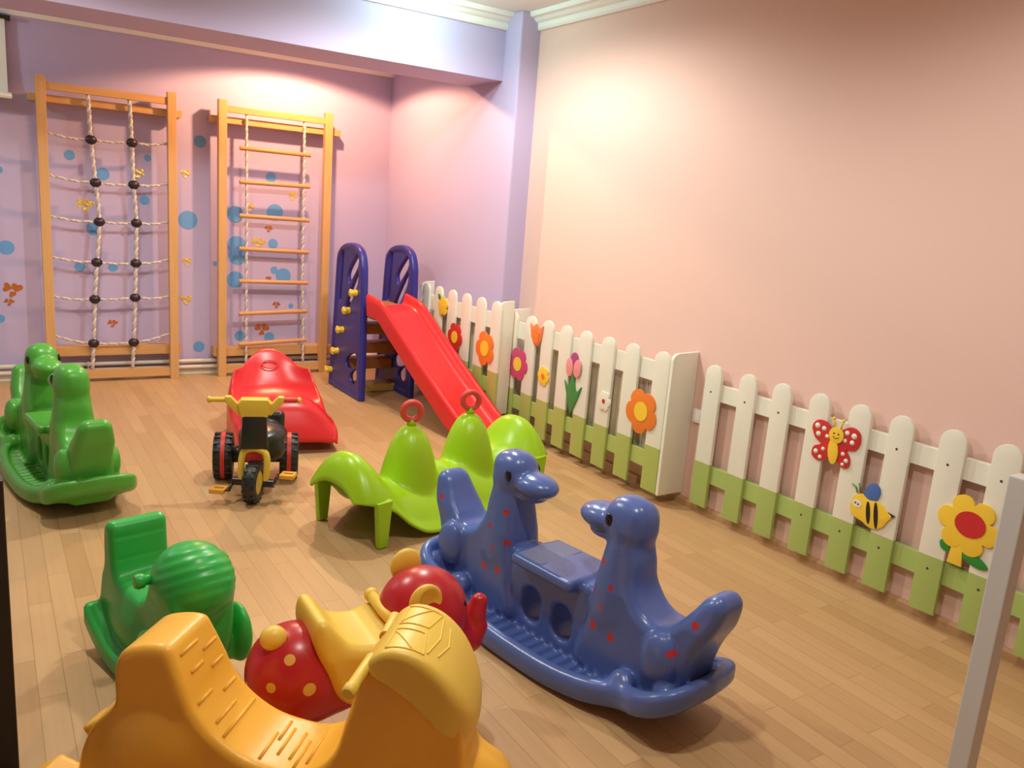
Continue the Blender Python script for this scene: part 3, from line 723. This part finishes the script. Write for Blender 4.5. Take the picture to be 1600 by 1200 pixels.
for sx in (-1, 1):
    for sy in (-1, 1):
        bm = bmesh.new(); pts = [(-.043, .215), (.043, .215), (.024, .004), (-.024, .004)]
        for k, (yy, s) in enumerate(((.205, 1),)):
            mtx = Matrix.Translation((sx*.55, sy*.212, 0))
            v0 = []
            add_prism(bm, pts, 'Y', -.016, .016, .008)
            bmesh.ops.transform(bm, matrix=mtx, verts=bm.verts[:])
        bm_obj('leg', bm, M['lime'], lm, smooth=True, auto=40)
    bm = bmesh.new(); x = sx*.205
    n, R, r = 32, .043, .0155
    add_tube(bm, [(R*math.cos(2*PI*k/n), 0, .475+.05+R*math.sin(2*PI*k/n)) for k in range(n)], r, 12, closed=True)
    o = bm_obj('ring_handle', bm, M['ring'], lm, smooth=True); o['label'] = 'red ring handle'
    o.location = (x, 0, 0); o.rotation_euler = (0, 0, math.radians(-32))
    bm = bmesh.new(); add_tube(bm, [(x, 0, .455), (x, 0, .474), (x, 0, .49)], [.024, .019, .014], 14); bm_obj('ring_stem', bm, M['lime'], lm, smooth=True)

# red tub-like rocker behind the tricycle
rzc = [(-.40, .475), (-.37, .47), (-.33, .42), (-.28, .345), (-.2, .26), (-.1, .215), (0, .2), (.1, .215), (.17, .255), (.23, .30), (.28, .315), (.33, .305), (.38, .265), (.415, .195), (.44, .13), (.455, .075)]
rc = [(-.40, -.20), (-.34, -.08), (-.28, .03), (-.15, .06), (0, .03), (.1, -.04), (.2, -.12), (.28, -.15), (.35, -.14), (.41, -.08), (.455, -.015)]
rw = [(-.40, .15), (-.36, .20), (-.25, .24), (-.1, .262), (.1, .268), (.25, .27), (.41, .262), (.455, .25)]
def red_in(x, q):
    w = interp(x, rw); z = interp(x, rzc)+interp(x, rc)*q**2.6
    xs = x+(.15*max(0, min(1, (-.1-x)/.3)))*q**2.2
    return xs, w*q, max(z, .03)
def red_fn(x, t):
    q = abs(t); s = 1 if t > 0 else -1
    if q < .74:
        xs, y, z = red_in(x, q/.74); return (xs, s*y, z)
    xs, y, z = red_in(x, 1); k = (q-.74)/.26
    zf = .012+.03*max(0, (abs(x)-.2)/.2)
    bulge = math.sin(min(1, k*2.2)*PI/2)
    return (xs-.01*k, s*(y+.026*bulge), z+.010*math.sin(min(1, k*3)*PI)*(1-k)+(zf-z)*k**1.15)
rd = thing('tub_rocker', 'red moulded tub rocker with a high back, standing behind the black tricycle', 'rocking toy', (1.50, 4.93, 0), math.radians(-97))
bm_obj('seat_shell', shell('red', red_fn, -.40, .455, 96, 84, .012, M['red']), M['red'], rd, smooth=True)
for (x, z, a) in ((-.30, .372, .05),):
    bm = bmesh.new(); n = 28
    add_tube(bm, [(x+.012+.018*math.sin(2*PI*k/n), a*math.cos(2*PI*k/n), z+.016+.022*math.sin(2*PI*k/n)*-1) for k in range(n)], .004, 8, closed=True)
    bm_obj('embossed_ring', bm, M['red'], rd, smooth=True)

# ------------------------------------------------------------------ tricycle
tk = thing('tricycle', 'small black tricycle with yellow handlebar and fork, facing the camera', 'tricycle', (1.11, 4.0, 0), math.radians(-107.5))
def wheel(name, parent, c, R, w, m, hubm, stripe=None, tread=18):
    bm = bmesh.new()
    prof = [(R*.62, -w/2), (R*.88, -w/2), (R*.97, -w*.38), (R, -w*.2), (R, w*.2), (R*.97, w*.38), (R*.88, w/2), (R*.62, w/2)]
    add_lathe(bm, prof+[prof[0]], c, (0, 1, 0), 40)
    for k in range(tread):
        a = 2*PI*k/tread; mt = Matrix.Translation(c) @ Matrix.Rotation(a, 4, 'Y')
        for s in (-1, 1): add_box(bm, (-R*.06, s*w*.30-w*.17, R*.95), (R*.06, s*w*.30+w*.17, R*1.035), .002, mtx=mt)
    o = bm_obj(name, bm, m, parent, auto=40)
    bm = bmesh.new(); add_lathe(bm, [(0, -w*.42), (R*.3, -w*.46), (R*.64, -w*.38), (R*.64, w*.38), (R*.3, w*.46), (0, w*.42)], c, (0, 1, 0), 32)
    for k in range(5):
        a = 2*PI*k/5
        for s in (-1, 1): sphere(bm, (c[0]+R*.42*math.cos(a), c[1]+s*w*.40, c[2]+R*.42*math.sin(a)), (R*.11, w*.06, R*.11), seg=10)
    bm_obj('hub', bm, hubm, o, auto=40)
    if stripe:
        bm = bmesh.new(); add_lathe(bm, [(R*.9, -w*.13), (R*1.045, -w*.11), (R*1.045, w*.11), (R*.9, w*.13)], c, (0, 1, 0), 40); bm_obj('red_stripe', bm, stripe, o, auto=40)
    return o
TURN = Matrix.Translation((.19, 0, 0)) @ Matrix.Rotation(math.radians(-15), 4, 'Z') @ Matrix.Translation((-.19, 0, 0))
fw = wheel('front_wheel', tk, (.19, 0, .103), .10, .062, M['tyre'], M['tyel']); fw.matrix_local = TURN
for s in (-1, 1): wheel('rear_wheel', tk, (-.18, s*.165, .122), .118, .095, M['tyre'], M['blk'], M['tred'])
bm = bmesh.new(); U = [(.19, -.058, .10), (.187, -.062, .17), (.18, -.06, .225), (.176, -.045, .255), (.175, 0, .268), (.176, .045, .255), (.18, .06, .225), (.187, .062, .17), (.19, .058, .10)]
add_tube(bm, spline(U, 5), .0165, 12); bm_obj('fork', bm, M['tyel'], tk, smooth=True).matrix_local = TURN
bm = bmesh.new(); add_box(bm, (.13, -.04, .20), (.165, .04, .27), .01); bm_obj('mudguard', bm, M['tred'], tk, auto=40)
bm = bmesh.new(); add_tube(bm, [(.19, -.10, .103), (.19, -.05, .103)], .021, 14); add_tube(bm, [(.19, .05, .103), (.19, .10, .103)], .021, 14); bm_obj('axle_cap', bm, M['blk'], tk, auto=40).matrix_local = TURN
for s, a in ((-1, -.35), (1, .25)):
    cz = .103+(.03 if s > 0 else -.035); cxp = .19+(-.045 if s > 0 else .045)
    bm = bmesh.new(); add_tube(bm, [(.19, s*.098, .103), (cxp, s*.105, cz)], .007, 8); add_tube(bm, [(cxp, s*.10, cz), (cxp, s*.125, cz)], .006, 8); bm_obj('crank', bm, M['blk'], tk, smooth=True).matrix_local = TURN
    bm = bmesh.new()
    for q in (-1, 1): add_box(bm, (cxp+q*.024-.011, s*.155-.036, cz-.011), (cxp+q*.024+.011, s*.155+.036, cz+.011), .004)
    for q in (-1, 1): add_box(bm, (cxp-.02, s*.155+q*.029-.007, cz-.009), (cxp+.02, s*.155+q*.029+.007, cz+.009), .003)
    add_box(bm, (cxp-.006, s*.155-.03, cz-.006), (cxp+.006, s*.155+.03, cz+.006), .002)
    bm_obj('pedal', bm, M['pedal'], tk, auto=40).matrix_local = TURN
def f_tbody(X, Y, Z):
    y = np.abs(Y)
    b = s_box(X, Y, Z, (-.10, .03, .215), (.17, .112, .055), .05); b = smin(b, s_ell(X, Y, Z, (-.07, .035, .275), (.15, .12, .055)), .03)
    b = smin(b, s_cap(X, y, Z, (-.18, .0, .13), (-.18, .12, .13), .045), .03)
    b = smin(b, s_cap(X, Y, Z, (.02, 0, .22), (.13, 0, .27), .055, .04), .04)
    b = smin(b, s_box(X, Y, Z, (-.24, .03, .30), (.03, .11, .05), .025), .03)
    return b
obj('seat_body', sdf_mesh('trike_body', f_tbody, (-.32, -.22, .06), (.2, .22, .37), .008, M['blk']), tk)
bm = bmesh.new()
v = add_box(bm, (.13, -.062, .27), (.20, .062, .435), .012)
for q in v: 
    k = (q.co.z-.27)/.165; q.co.y *= 1.06-.18*k; q.co.x += -.02*k
bm_obj('steering_column', bm, M['blk'], tk, auto=40)
bm = bmesh.new(); pts = [(-.062, .425), (.062, .425), (.078, .49), (.06, .512), (-.06, .512), (-.078, .49)]
add_prism(bm, pts, 'X', .11, .18, .008)
for s in (-1, 1):
    add_prism(bm, [(s*.055, .44), (s*.075, .43), (s*.135, .492), (s*.135, .522), (s*.11, .522), (s*.07, .48)], 'X', .12, .165, .006)
bm_obj('handlebar', bm, M['tyel'], tk, auto=40)
for s in (-1, 1):
    bm = bmesh.new(); add_tube(bm, [(.14, s*.125, .503), (.14, s*.205, .503)], .0125, 14)
    g = bm_obj('grip', bm, M['tred'] if s > 0 else M['tyel'], tk, auto=40); g['label'] = 'red grip' if s > 0 else 'yellow grip'
    bm = bmesh.new(); sphere(bm, (.14, s*.207, .503), (.0165, .012, .0165), seg=12); bm_obj('grip_end', bm, M['tyel'], g, smooth=True)

# ------------------------------------------------------------------ slide with indigo ladder panels
sl = thing('toddler_slide', 'red plastic slide with two indigo side panels, standing against the far cover', 'slide', (2.60, 5.0, 0))
outl = spline([(.575, .0), (.58, .4), (.60, .9), (.615, 1.02), (.665, 1.11), (.755, 1.15), (.85, 1.157), (.98, 1.14), (1.08, 1.09), (1.125, 1.0), (1.16, .6), (1.21, .2), (1.23, .0)], 6)
slits = [[(1.035, 1.07), (1.01, 1.09), (.995, 1.05), (1.03, .72), (1.05, .70), (1.066, .72), (1.05, .9)],
         [(.72, 1.075), (.76, 1.06), (.895, .94), (.90, .88), (.87, .86), (.71, 1.0)],
         [(.705, .96), (.735, .94), (.87, .78), (.935, .68), (.91, .65), (.84, .70), (.71, .87)],
         [(.69, .33), (.69, .245), (.86, .205), (.89, .27), (.77, .33)],
         [(.675, .225), (.675, .125), (.76, .10), (.80, .15), (.75, .20)]]
def f_panel(X, Y, Z):
    d = d_poly(Y, Z, outl); cut_ = None
    for s in slits:
        q = d_poly(Y, Z, spline(s, 3, True)); cut_ = q if cut_ is None else np.minimum(cut_, q)
    d = smax(d, -cut_, .012)
    rimd = smax(d, -(d_poly(Y, Z, outl)+.045), .01)
    a = s_ext(d, X, .017, .012); b = s_ext(rimd, X, .028, .014)
    return smin(a, b, .008)
pm = sdf_mesh('slide_panel', f_panel, (-.035, .48, -.01), (.035, 1.25, 1.175), .0095, M['navy'])
for x in (-.267, .138):
    o = obj('side_panel', pm, sl, (x, 0, 0))
for i, (y, z) in enumerate(((.713, .798), (.841, .65), (.96, .484), (1.055, .30), (1.184, .125))):
    bm = bmesh.new(); add_lathe(bm, [(0, .052), (.016, .052), (.024, .046), (.027, .03), (.022, .012), (.026, 0), (.02, -.03), (0, -.03)], (-.29, y, z), (-1, 0, 0), 18)
    for k in range(6): sphere(bm, (-.29-.038, y+.022*math.cos(k*PI/3), z+.022*math.sin(k*PI/3)), .010, seg=8)
    bm_obj('climbing_knob', bm, M['knob'], sl, smooth=True)
for y, z, m in ((.93, .54, 'tan'), (.97, .385, 'tan'), (1.01, .25, 'tan'), (.93, .062, 'tan2')):
    bm = bmesh.new(); add_box(bm, (-.245, y-.085, z-.078 if z > .1 else .004), (.127, y+.085, z), .008)
    if z < .15:
        pass
    bm_obj('step', bm, M[m], sl, auto=40)
bm = bmesh.new(); add_box(bm, (-.24, .49, .63), (.12, 1.04, .70), .008); bm_obj('platform', bm, M['tan'], sl, auto=40)
path = spline([(-y, z) for y, z in ((-.07, .735), (0, .735), (.10, .715), (.18, .665), (.28, .595), (.39, .522), (.50, .447), (.63, .36), (.74, .292), (.85, .222), (.96, .155), (1.06, .098), (1.16, .06), (1.27, .045))], 5)
sec = [(-.196, -.075), (-.203, .02), (-.203, .045), (-.193, .062), (-.176, .066), (-.160, .056), (-.148, .03), (-.134, .008), (-.10, .0), (0, -.004), (.10, .0), (.134, .008), (.148, .03), (.160, .056), (.176, .066), (.193, .062), (.203, .045), (.203, .02), (.196, -.075), (.185, -.075), (.185, .0), (.14, -.022), (-.14, -.022), (-.185, .0), (-.185, -.075)]
bm = bmesh.new(); rows = []
P = [Vector((0, a, b)) for a, b in path]
for i, p in enumerate(P):
    t = (P[min(i+1, len(P)-1)]-P[max(i-1, 0)]).normalized(); nrm = Vector((0, -t.z, t.y)) if t.y > 0 else Vector((0, t.z, -t.y))
    dep = min(1.0, max(.25, (p.z-.0)/.12*.9))
    if i < 6: lift = .018*(1-i/6)
    else: lift = 0
    row = []
    for (x, n) in sec:
        nn = n*(dep if n < -.05 else 1)
        if n > .03: nn = n+lift
        q = p+nrm*nn; row.append(bm.verts.new((x*.915, q.y, max(q.z, .004))))
    rows.append(row)
for a, b in zip(rows[:-1], rows[1:]):
    for j in range(len(sec)): bm.faces.new((a[j], a[(j+1) % len(sec)], b[(j+1) % len(sec)], b[j]))
bm.faces.new(rows[0]); bm.faces.new(rows[-1][::-1])
bm_obj('chute', bm, M['slide'], sl, smooth=True, auto=60, loc=(-.095, .47, 0), rot=(0, 0, math.radians(9)))

# ------------------------------------------------------------------ yellow scooter rocker (foreground)
ysc = thing('scooter_rocker', 'yellow scooter-shaped rocker with ribbed seat and windshield, nearest the camera', 'rocking toy', (.53, 1.63, 0), math.radians(-41.3))
y_side = spline([(-.40, .07), (-.44, .12), (-.45, .20), (-.425, .285), (-.38, .335), (-.362, .37), (-.364, .44), (-.35, .482), (-.305, .503), (-.245, .508), (-.222, .475), (-.2, .425), (-.175, .37), (-.125, .315), (-.05, .275), (.05, .262), (.11, .285), (.15, .335), (.175, .42), (.19, .50), (.22, .56), (.30, .57), (.37, .53), (.415, .46), (.425, .38), (.435, .31), (.5, .26), (.525, .18), (.5, .09), (.40, .06)], 5, True)
def f_yel(X, Y, Z):
    y = np.abs(Y)
    hw = .102-.012*np.clip((X-.08)/.1, 0, 1)*np.clip((Z-.2)/.1, 0, 1)+.018*np.clip((.27-Z)/.15, 0, 1)-.012*np.clip((Z-.4)/.1, 0, 1)*(X < 0)
    b = s_ext(d_poly(X, Z, y_side), y, hw, .018)
    b = smin(b, s_ell(X, Y, Z, (-.315, 0, .18), (.145, .145, .16)), .03)
    b = smin(b, s_ell(X, y, Z, (-.27, .06, .25), (.13, .075, .12)), .03)
    b = smin(b, s_ell(X, Y, Z, (.40, 0, .17), (.15, .11, .16)), .03)
    # cowl below the windshield and side flutes
    b = smin(b, s_ell(X, Y, Z, (.295, 0, .455), (.115, .112, .115)), .03)
    b = smin(b, s_ell(X, y, Z, (.26, .085, .34), (.09, .03, .14)), .03)
    b = smax(b, -s_cap(X, y, Z, (-.40, .15, .27), (-.30, .16, .22), .012), .012)
    base = s_ext(np.maximum(np.sqrt(X**2+(Z-1.65)**2)-1.645, -(np.sqrt(X**2+(Z-1.72)**2)-1.62))+np.maximum(np.abs(X)-.52, 0), y-.105, .045, .015)
    return smin(b, base, .02)
obj('body', sdf_mesh('scooter_body', f_yel, (-.56, -.19, -.01), (.58, .19, .64), .008, M['yel']), ysc)
# windshield cap: lighter moulded hood with embossed frames
cap_side = spline([(.222, .572), (.262, .600), (.325, .592), (.385, .545), (.43, .47), (.445, .40), (.425, .385), (.385, .42), (.33, .475), (.27, .515), (.225, .54)], 4, True)
def f_cap(X, Y, Z):
    d = s_ext(d_poly(X, Z, cap_side), Y, .116, .016)
    return smax(d, s_ell(X, Y, Z, (.235, 0, .47), (.222, .155, .22)), .016)
wsh = obj('windshield', sdf_mesh('windshield', f_cap, (.12, -.15, .36), (.47, .15, .64), .007, M['yelp']), ysc)
bm = bmesh.new()
def onhood(x, y):
    lo, hi = .4, .66
    X_, Y_ = np.array([x]), np.array([y])
    for _ in range(30):
        md = (lo+hi)/2
        if f_cap(X_, Y_, np.array([md]))[0] < 0: lo = md
        else: hi = md
    return (x, y, hi+.0005)
def emb(pts):
    P = []
    for a, b in zip(pts[:-1], pts[1:]):
        for k in range(8): P.append(onhood(a[0]+(b[0]-a[0])*k/8, a[1]+(b[1]-a[1])*k/8))
    P.append(onhood(*pts[-1])); add_tube(bm, P, .0019, 8)
emb([(.25, -.092), (.25, -.012), (.315, -.012), (.33, -.085), (.25, -.092)]); emb([(.25, -.02), (.305, -.085)])
emb([(.25, .092), (.25, .012), (.315, .012), (.33, .085), (.25, .092)]); emb([(.25, .02), (.305, .085)])
emb([(.335, -.075), (.345, 0), (.335, .075)]); emb([(.355, -.06), (.365, 0), (.355, .06)])
bm_obj('embossed_frame', bm, M['yelp'], wsh, smooth=True)
for s in (-1, 1):
    bm = bmesh.new(); add_lathe(bm, [(0, -.04), (.014, -.04), (.0135, .055), (.0155, .058), (.0155, .075), (.012, .08), (0, .08)], (.205, s*.085, .535), (-.10, s, -.12), 16)
    bm_obj('handle_peg', bm, M['yelp'], ysc, auto=40)
# raised seat ribs
def seat_z(x):
    best = None
    for (a, b), (c, d) in zip(y_side, y_side[1:]+y_side[:1]):
        if min(a, c) <= x <= max(a, c) and abs(c-a) > 1e-9:
            z = b+(d-b)*(x-a)/(c-a)
            if best is None or z > best: best = z
    return best
for x, y0, y1 in ((-.225, -.06, .01), (-.213, .015, .072), (-.205, -.05, .0), (-.195, .02, .07), (-.178, -.07, -.01), (-.165, .02, .075), (-.14, -.06, .03), (-.115, -.075, .075), (-.03, -.075, .02), (-.018, .0, .07), (.0, -.045, .05), (.03, -.05, .045), (.05, -.075, .02), (.075, -.06, .075)):
    bm = bmesh.new(); z = seat_z(x)
    add_tube(bm, [(x, y0, z+.0), (x, y1, z+.0)], .0042, 8); bm_obj('seat_rib', bm, M['yel'], ysc, smooth=True)

# ------------------------------------------------------------------ bright green scooter rocker behind it
gsc = thing('scooter_rocker', 'bright green rocker with upright backrest and rounded hood, behind the yellow one', 'rocking toy', (.41, 2.54, 0), math.radians(-75.5))
g_side = spline([(-.235, .12), (-.225, .24), (-.20, .30), (-.197, .38), (-.19, .425), (-.165, .443), (-.135, .43), (-.128, .38), (-.118, .30), (-.09, .268), (0, .258), (.06, .262), (.10, .29), (.13, .34), (.2, .38), (.28, .36), (.31, .28), (.29, .15), (.2, .08), (-.1, .07)], 5, True)
def f_grn(X, Y, Z):
    y = np.abs(Y)
    b = s_ext(d_poly(X, Z, g_side), y, .092+0*X, .022)
    b = smax(b, -s_cap(X, Y, Z, (-.128, -.2, .395), (-.128, .2, .395), .0055), .004)
    b = smax(b, -s_cap(X, Y, Z, (-.120, -.2, .325), (-.120, .2, .325), .0055), .004)
    b = smin(b, s_ell(X, Y, Z, (-.02, 0, .15), (.2, .12, .12)), .03)
    hood = s_ell(X, Y, Z, (.212, .008, .36), (.135, .114, .116))
    ridge = .0015*np.cos((Z-.55*np.abs(X-.2))*2*PI/.032)*np.clip((Z-.33)/.05, 0, 1)*np.clip((X-.16)/.05, 0, 1)
    b = smin(b, hood-ridge, .018)
    fen = s_ell(X, y, Z, (.24, .135, .165), (.075, .03, .095)); b = smin(b, fen, .02)
    R = .40
    arc = np.maximum(np.sqrt(X**2+(Z-R)**2)-R, -(np.sqrt(X**2+(Z-R-.06)**2)-R+.005)); arc = np.maximum(arc, np.abs(X-.01)-.255)
    b = smin(b, s_ext(arc, y-.108, .034, .014), .015)
    deck = s_ext(np.maximum(np.sqrt(X**2+(Z-R)**2)-R+.02, -(np.sqrt(X**2+(Z-R-.06)**2)-R+.02)), y, .12, .01); deck = np.maximum(deck, np.abs(X-.01)-.235)
    return smin(b, deck, .015)
obj('body', sdf_mesh('green_rocker', f_grn, (-.37, -.18, -.01), (.37, .18, .49), .0075, M['bgreen']), gsc)
for s in (-1, 1):
    bm = bmesh.new(); add_lathe(bm, [(0, 0), (.015, 0), (.015, .045), (.021, .05), (.023, .065), (.018, .075), (0, .077)], (.165, s*.065, .375), (-.1, s, .05), 16); bm_obj('handle_knob', bm, M['bgreen'], gsc, auto=50)

# ------------------------------------------------------------------ red elephant rocker
el = thing('elephant_rocker', 'red elephant ride-on with yellow dots, yellow saddle and ears, behind the yellow scooter', 'rocking toy', (.66, 1.97, 0), math.radians(-2))
edots = []
for p in ((-.04, -.088, .313, .0125), (-.089, -.093, .247, .0115), (.002, -.130, .24, .0155)): edots.append((p[0], p[1], p[2], p[3]+.002))
for a, e in ((70, 30), (110, 5), (60, -10), (150, 25), (185, -5)):
    c = .13; edots.append((c*math.cos(math.radians(e))*math.cos(math.radians(a)), c*math.cos(math.radians(e))*math.sin(math.radians(a)), .225+c*math.sin(math.radians(e)), .0145+.004*((a+e) % 3)/2))
M['elred'] = mat('elephant_red', lin(186, 34, 42), 0.3, var=0.04, dots=(lin(226, 176, 84), edots))
def f_el(X, Y, Z):
    y = np.abs(Y)
    b = s_ell(X, Y, Z, (0, 0, .225), (.132, .13, .132))
    b = smin(b, s_cap(X, Y, Z, (.05, 0, .17), (.30, 0, .20), .10, .085), .04)
    b = smin(b, s_ell(X, Y, Z, (.375, 0, .325), (.134, .13, .134)), .03)
    tr = None; pts = [(.45, 0, .28), (.505, 0, .215), (.535, 0, .205), (.555, 0, .24), (.553, 0, .285), (.565, 0, .32)]; rs = [.062, .05, .042, .036, .03, .026]
    for i in range(5):
        q = s_cap(X, Y, Z, pts[i], pts[i+1], rs[i], rs[i+1]); tr = q if tr is None else smin(tr, q, .015)
    b = smin(b, tr, .025)
    for x in (-.03, .30):
        b = smin(b, s_cap(X, y, Z, (x, .065, .16), (x, .075, .03), .048, .042), .02)
    return smax(b, -Z+.004, .004)
obj('body', sdf_mesh('elephant_body', f_el, (-.15, -.16, 0), (.64, .16, .48), .0075, M['elred']), el)
bm = bmesh.new(); sphere(bm, (-.065, -.02, .345), (.036, .034, .033)); bm_obj('tail_knob', bm, M['yelp'], el, smooth=True)
sad = spline([(.03, .395), (.055, .40), (.085, .365), (.12, .33), (.19, .315), (.235, .33), (.262, .325), (.265, .29), (.235, .22), (.17, .155), (.12, .15), (.075, .20), (.045, .275), (.025, .34)], 6, True)
def f_sad(X, Y, Z):
    y = np.abs(Y); hw = .125-.02*np.clip((Z-.3)/.1, 0, 1)
    return s_ext(d_poly(X, Z, sad), y, hw, .03)
obj('saddle', sdf_mesh('saddle', f_sad, (0, -.14, .12), (.29, .14, .42), .007, M['yelp']), el)
bm = bmesh.new(); add_tube(bm, [(.255, -.10, .35), (.25, 0, .352), (.255, .10, .35)], .017, 12); sphere(bm, (.255, -.105, .35), .022, seg=12); sphere(bm, (.255, .105, .35), .022, seg=12); bm_obj('handle', bm, M['yelp'], el, smooth=True)
for s in (-1, 1):
    def f_ear(X, Y, Z): 
        ex, ez = (.36, .43) if s > 0 else (.335, .41)
        d = s_ell(X, Y, Z, (ex, s*.10, ez), (.050, .020, .053))
        return smax(d, -s_ell(X, Y, Z, (ex+.01, s*.115, ez+.005), (.034, .014, .038)), .008)
    obj('ear', sdf_mesh('ear', f_ear, (.24, s*.10-.04, .35), (.4, s*.10+.04, .51), .006, M['yelp']), el)
    bm = bmesh.new(); sphere(bm, (.468, s*.075, .365), (.010, .010, .014), seg=10); bm_obj('eye', bm, M['eye'], el, smooth=True)

# ------------------------------------------------------------------ light
def lamp(name, kind, loc, energy, col, size=.05, rot=None, **k):
    d = bpy.data.lights.new(name, kind); d.energy = energy; d.color = col
    if kind in ('POINT', 'SPOT'): d.shadow_soft_size = size
    for a, v in k.items(): setattr(d, a, v)
    o = bpy.data.objects.new(name, d); COL.objects.link(o); o.location = loc
    if rot: o.rotation_euler = rot
    return o
lamp('alcove_downlight', 'SPOT', (2.09, 6.05, 2.58), 78, (1.0, .54, .27), .035, spot_size=math.radians(156), spot_blend=.15)
lamp('room_downlight', 'SPOT', (2.0, 3.95, 2.70), 66, (1.0, 1.0, .92), .06, spot_size=math.radians(168), spot_blend=.45)
lamp('cornice_lamp', 'POINT', (2.3, 4.55, 2.69), 8.5, (.62, 1.0, .88), .05)
lamp('left_fill', 'SPOT', (.25, 3.9, 2.70), 60, (1.0, .97, .84), .06, spot_size=math.radians(160), spot_blend=.5)  # added fill lamp, lifts the floor and toys on the left
lamp('rear_fill', 'SPOT', (.9, 1.5, 2.70), 45, (1.0, 1.0, .90), .06, spot_size=math.radians(165), spot_blend=.5)  # unseen fill added above the camera side for the foreground toys
lamp('right_fill', 'SPOT', (2.0, 1.2, 2.70), 20, (1.0, 1.0, .90), .06, spot_size=math.radians(165), spot_blend=.5)  # extra fill, added to brighten the right end of the pink wall
lamp('alcove_left_lamp', 'POINT', (-.9, 5.95, 2.42), 9, (.72, 1.0, .92), .06)
w = bpy.data.worlds.new('world'); scene.world = w; w.use_nodes = True
w.node_tree.nodes['Background'].inputs[0].default_value = (.8, .8, 1, 1); w.node_tree.nodes['Background'].inputs[1].default_value = 0.0
vs = scene.view_settings; vs.view_transform = 'Standard'; vs.look = 'None'; vs.gamma = 1.0; vs.exposure = 0.7; vs.use_curve_mapping = False
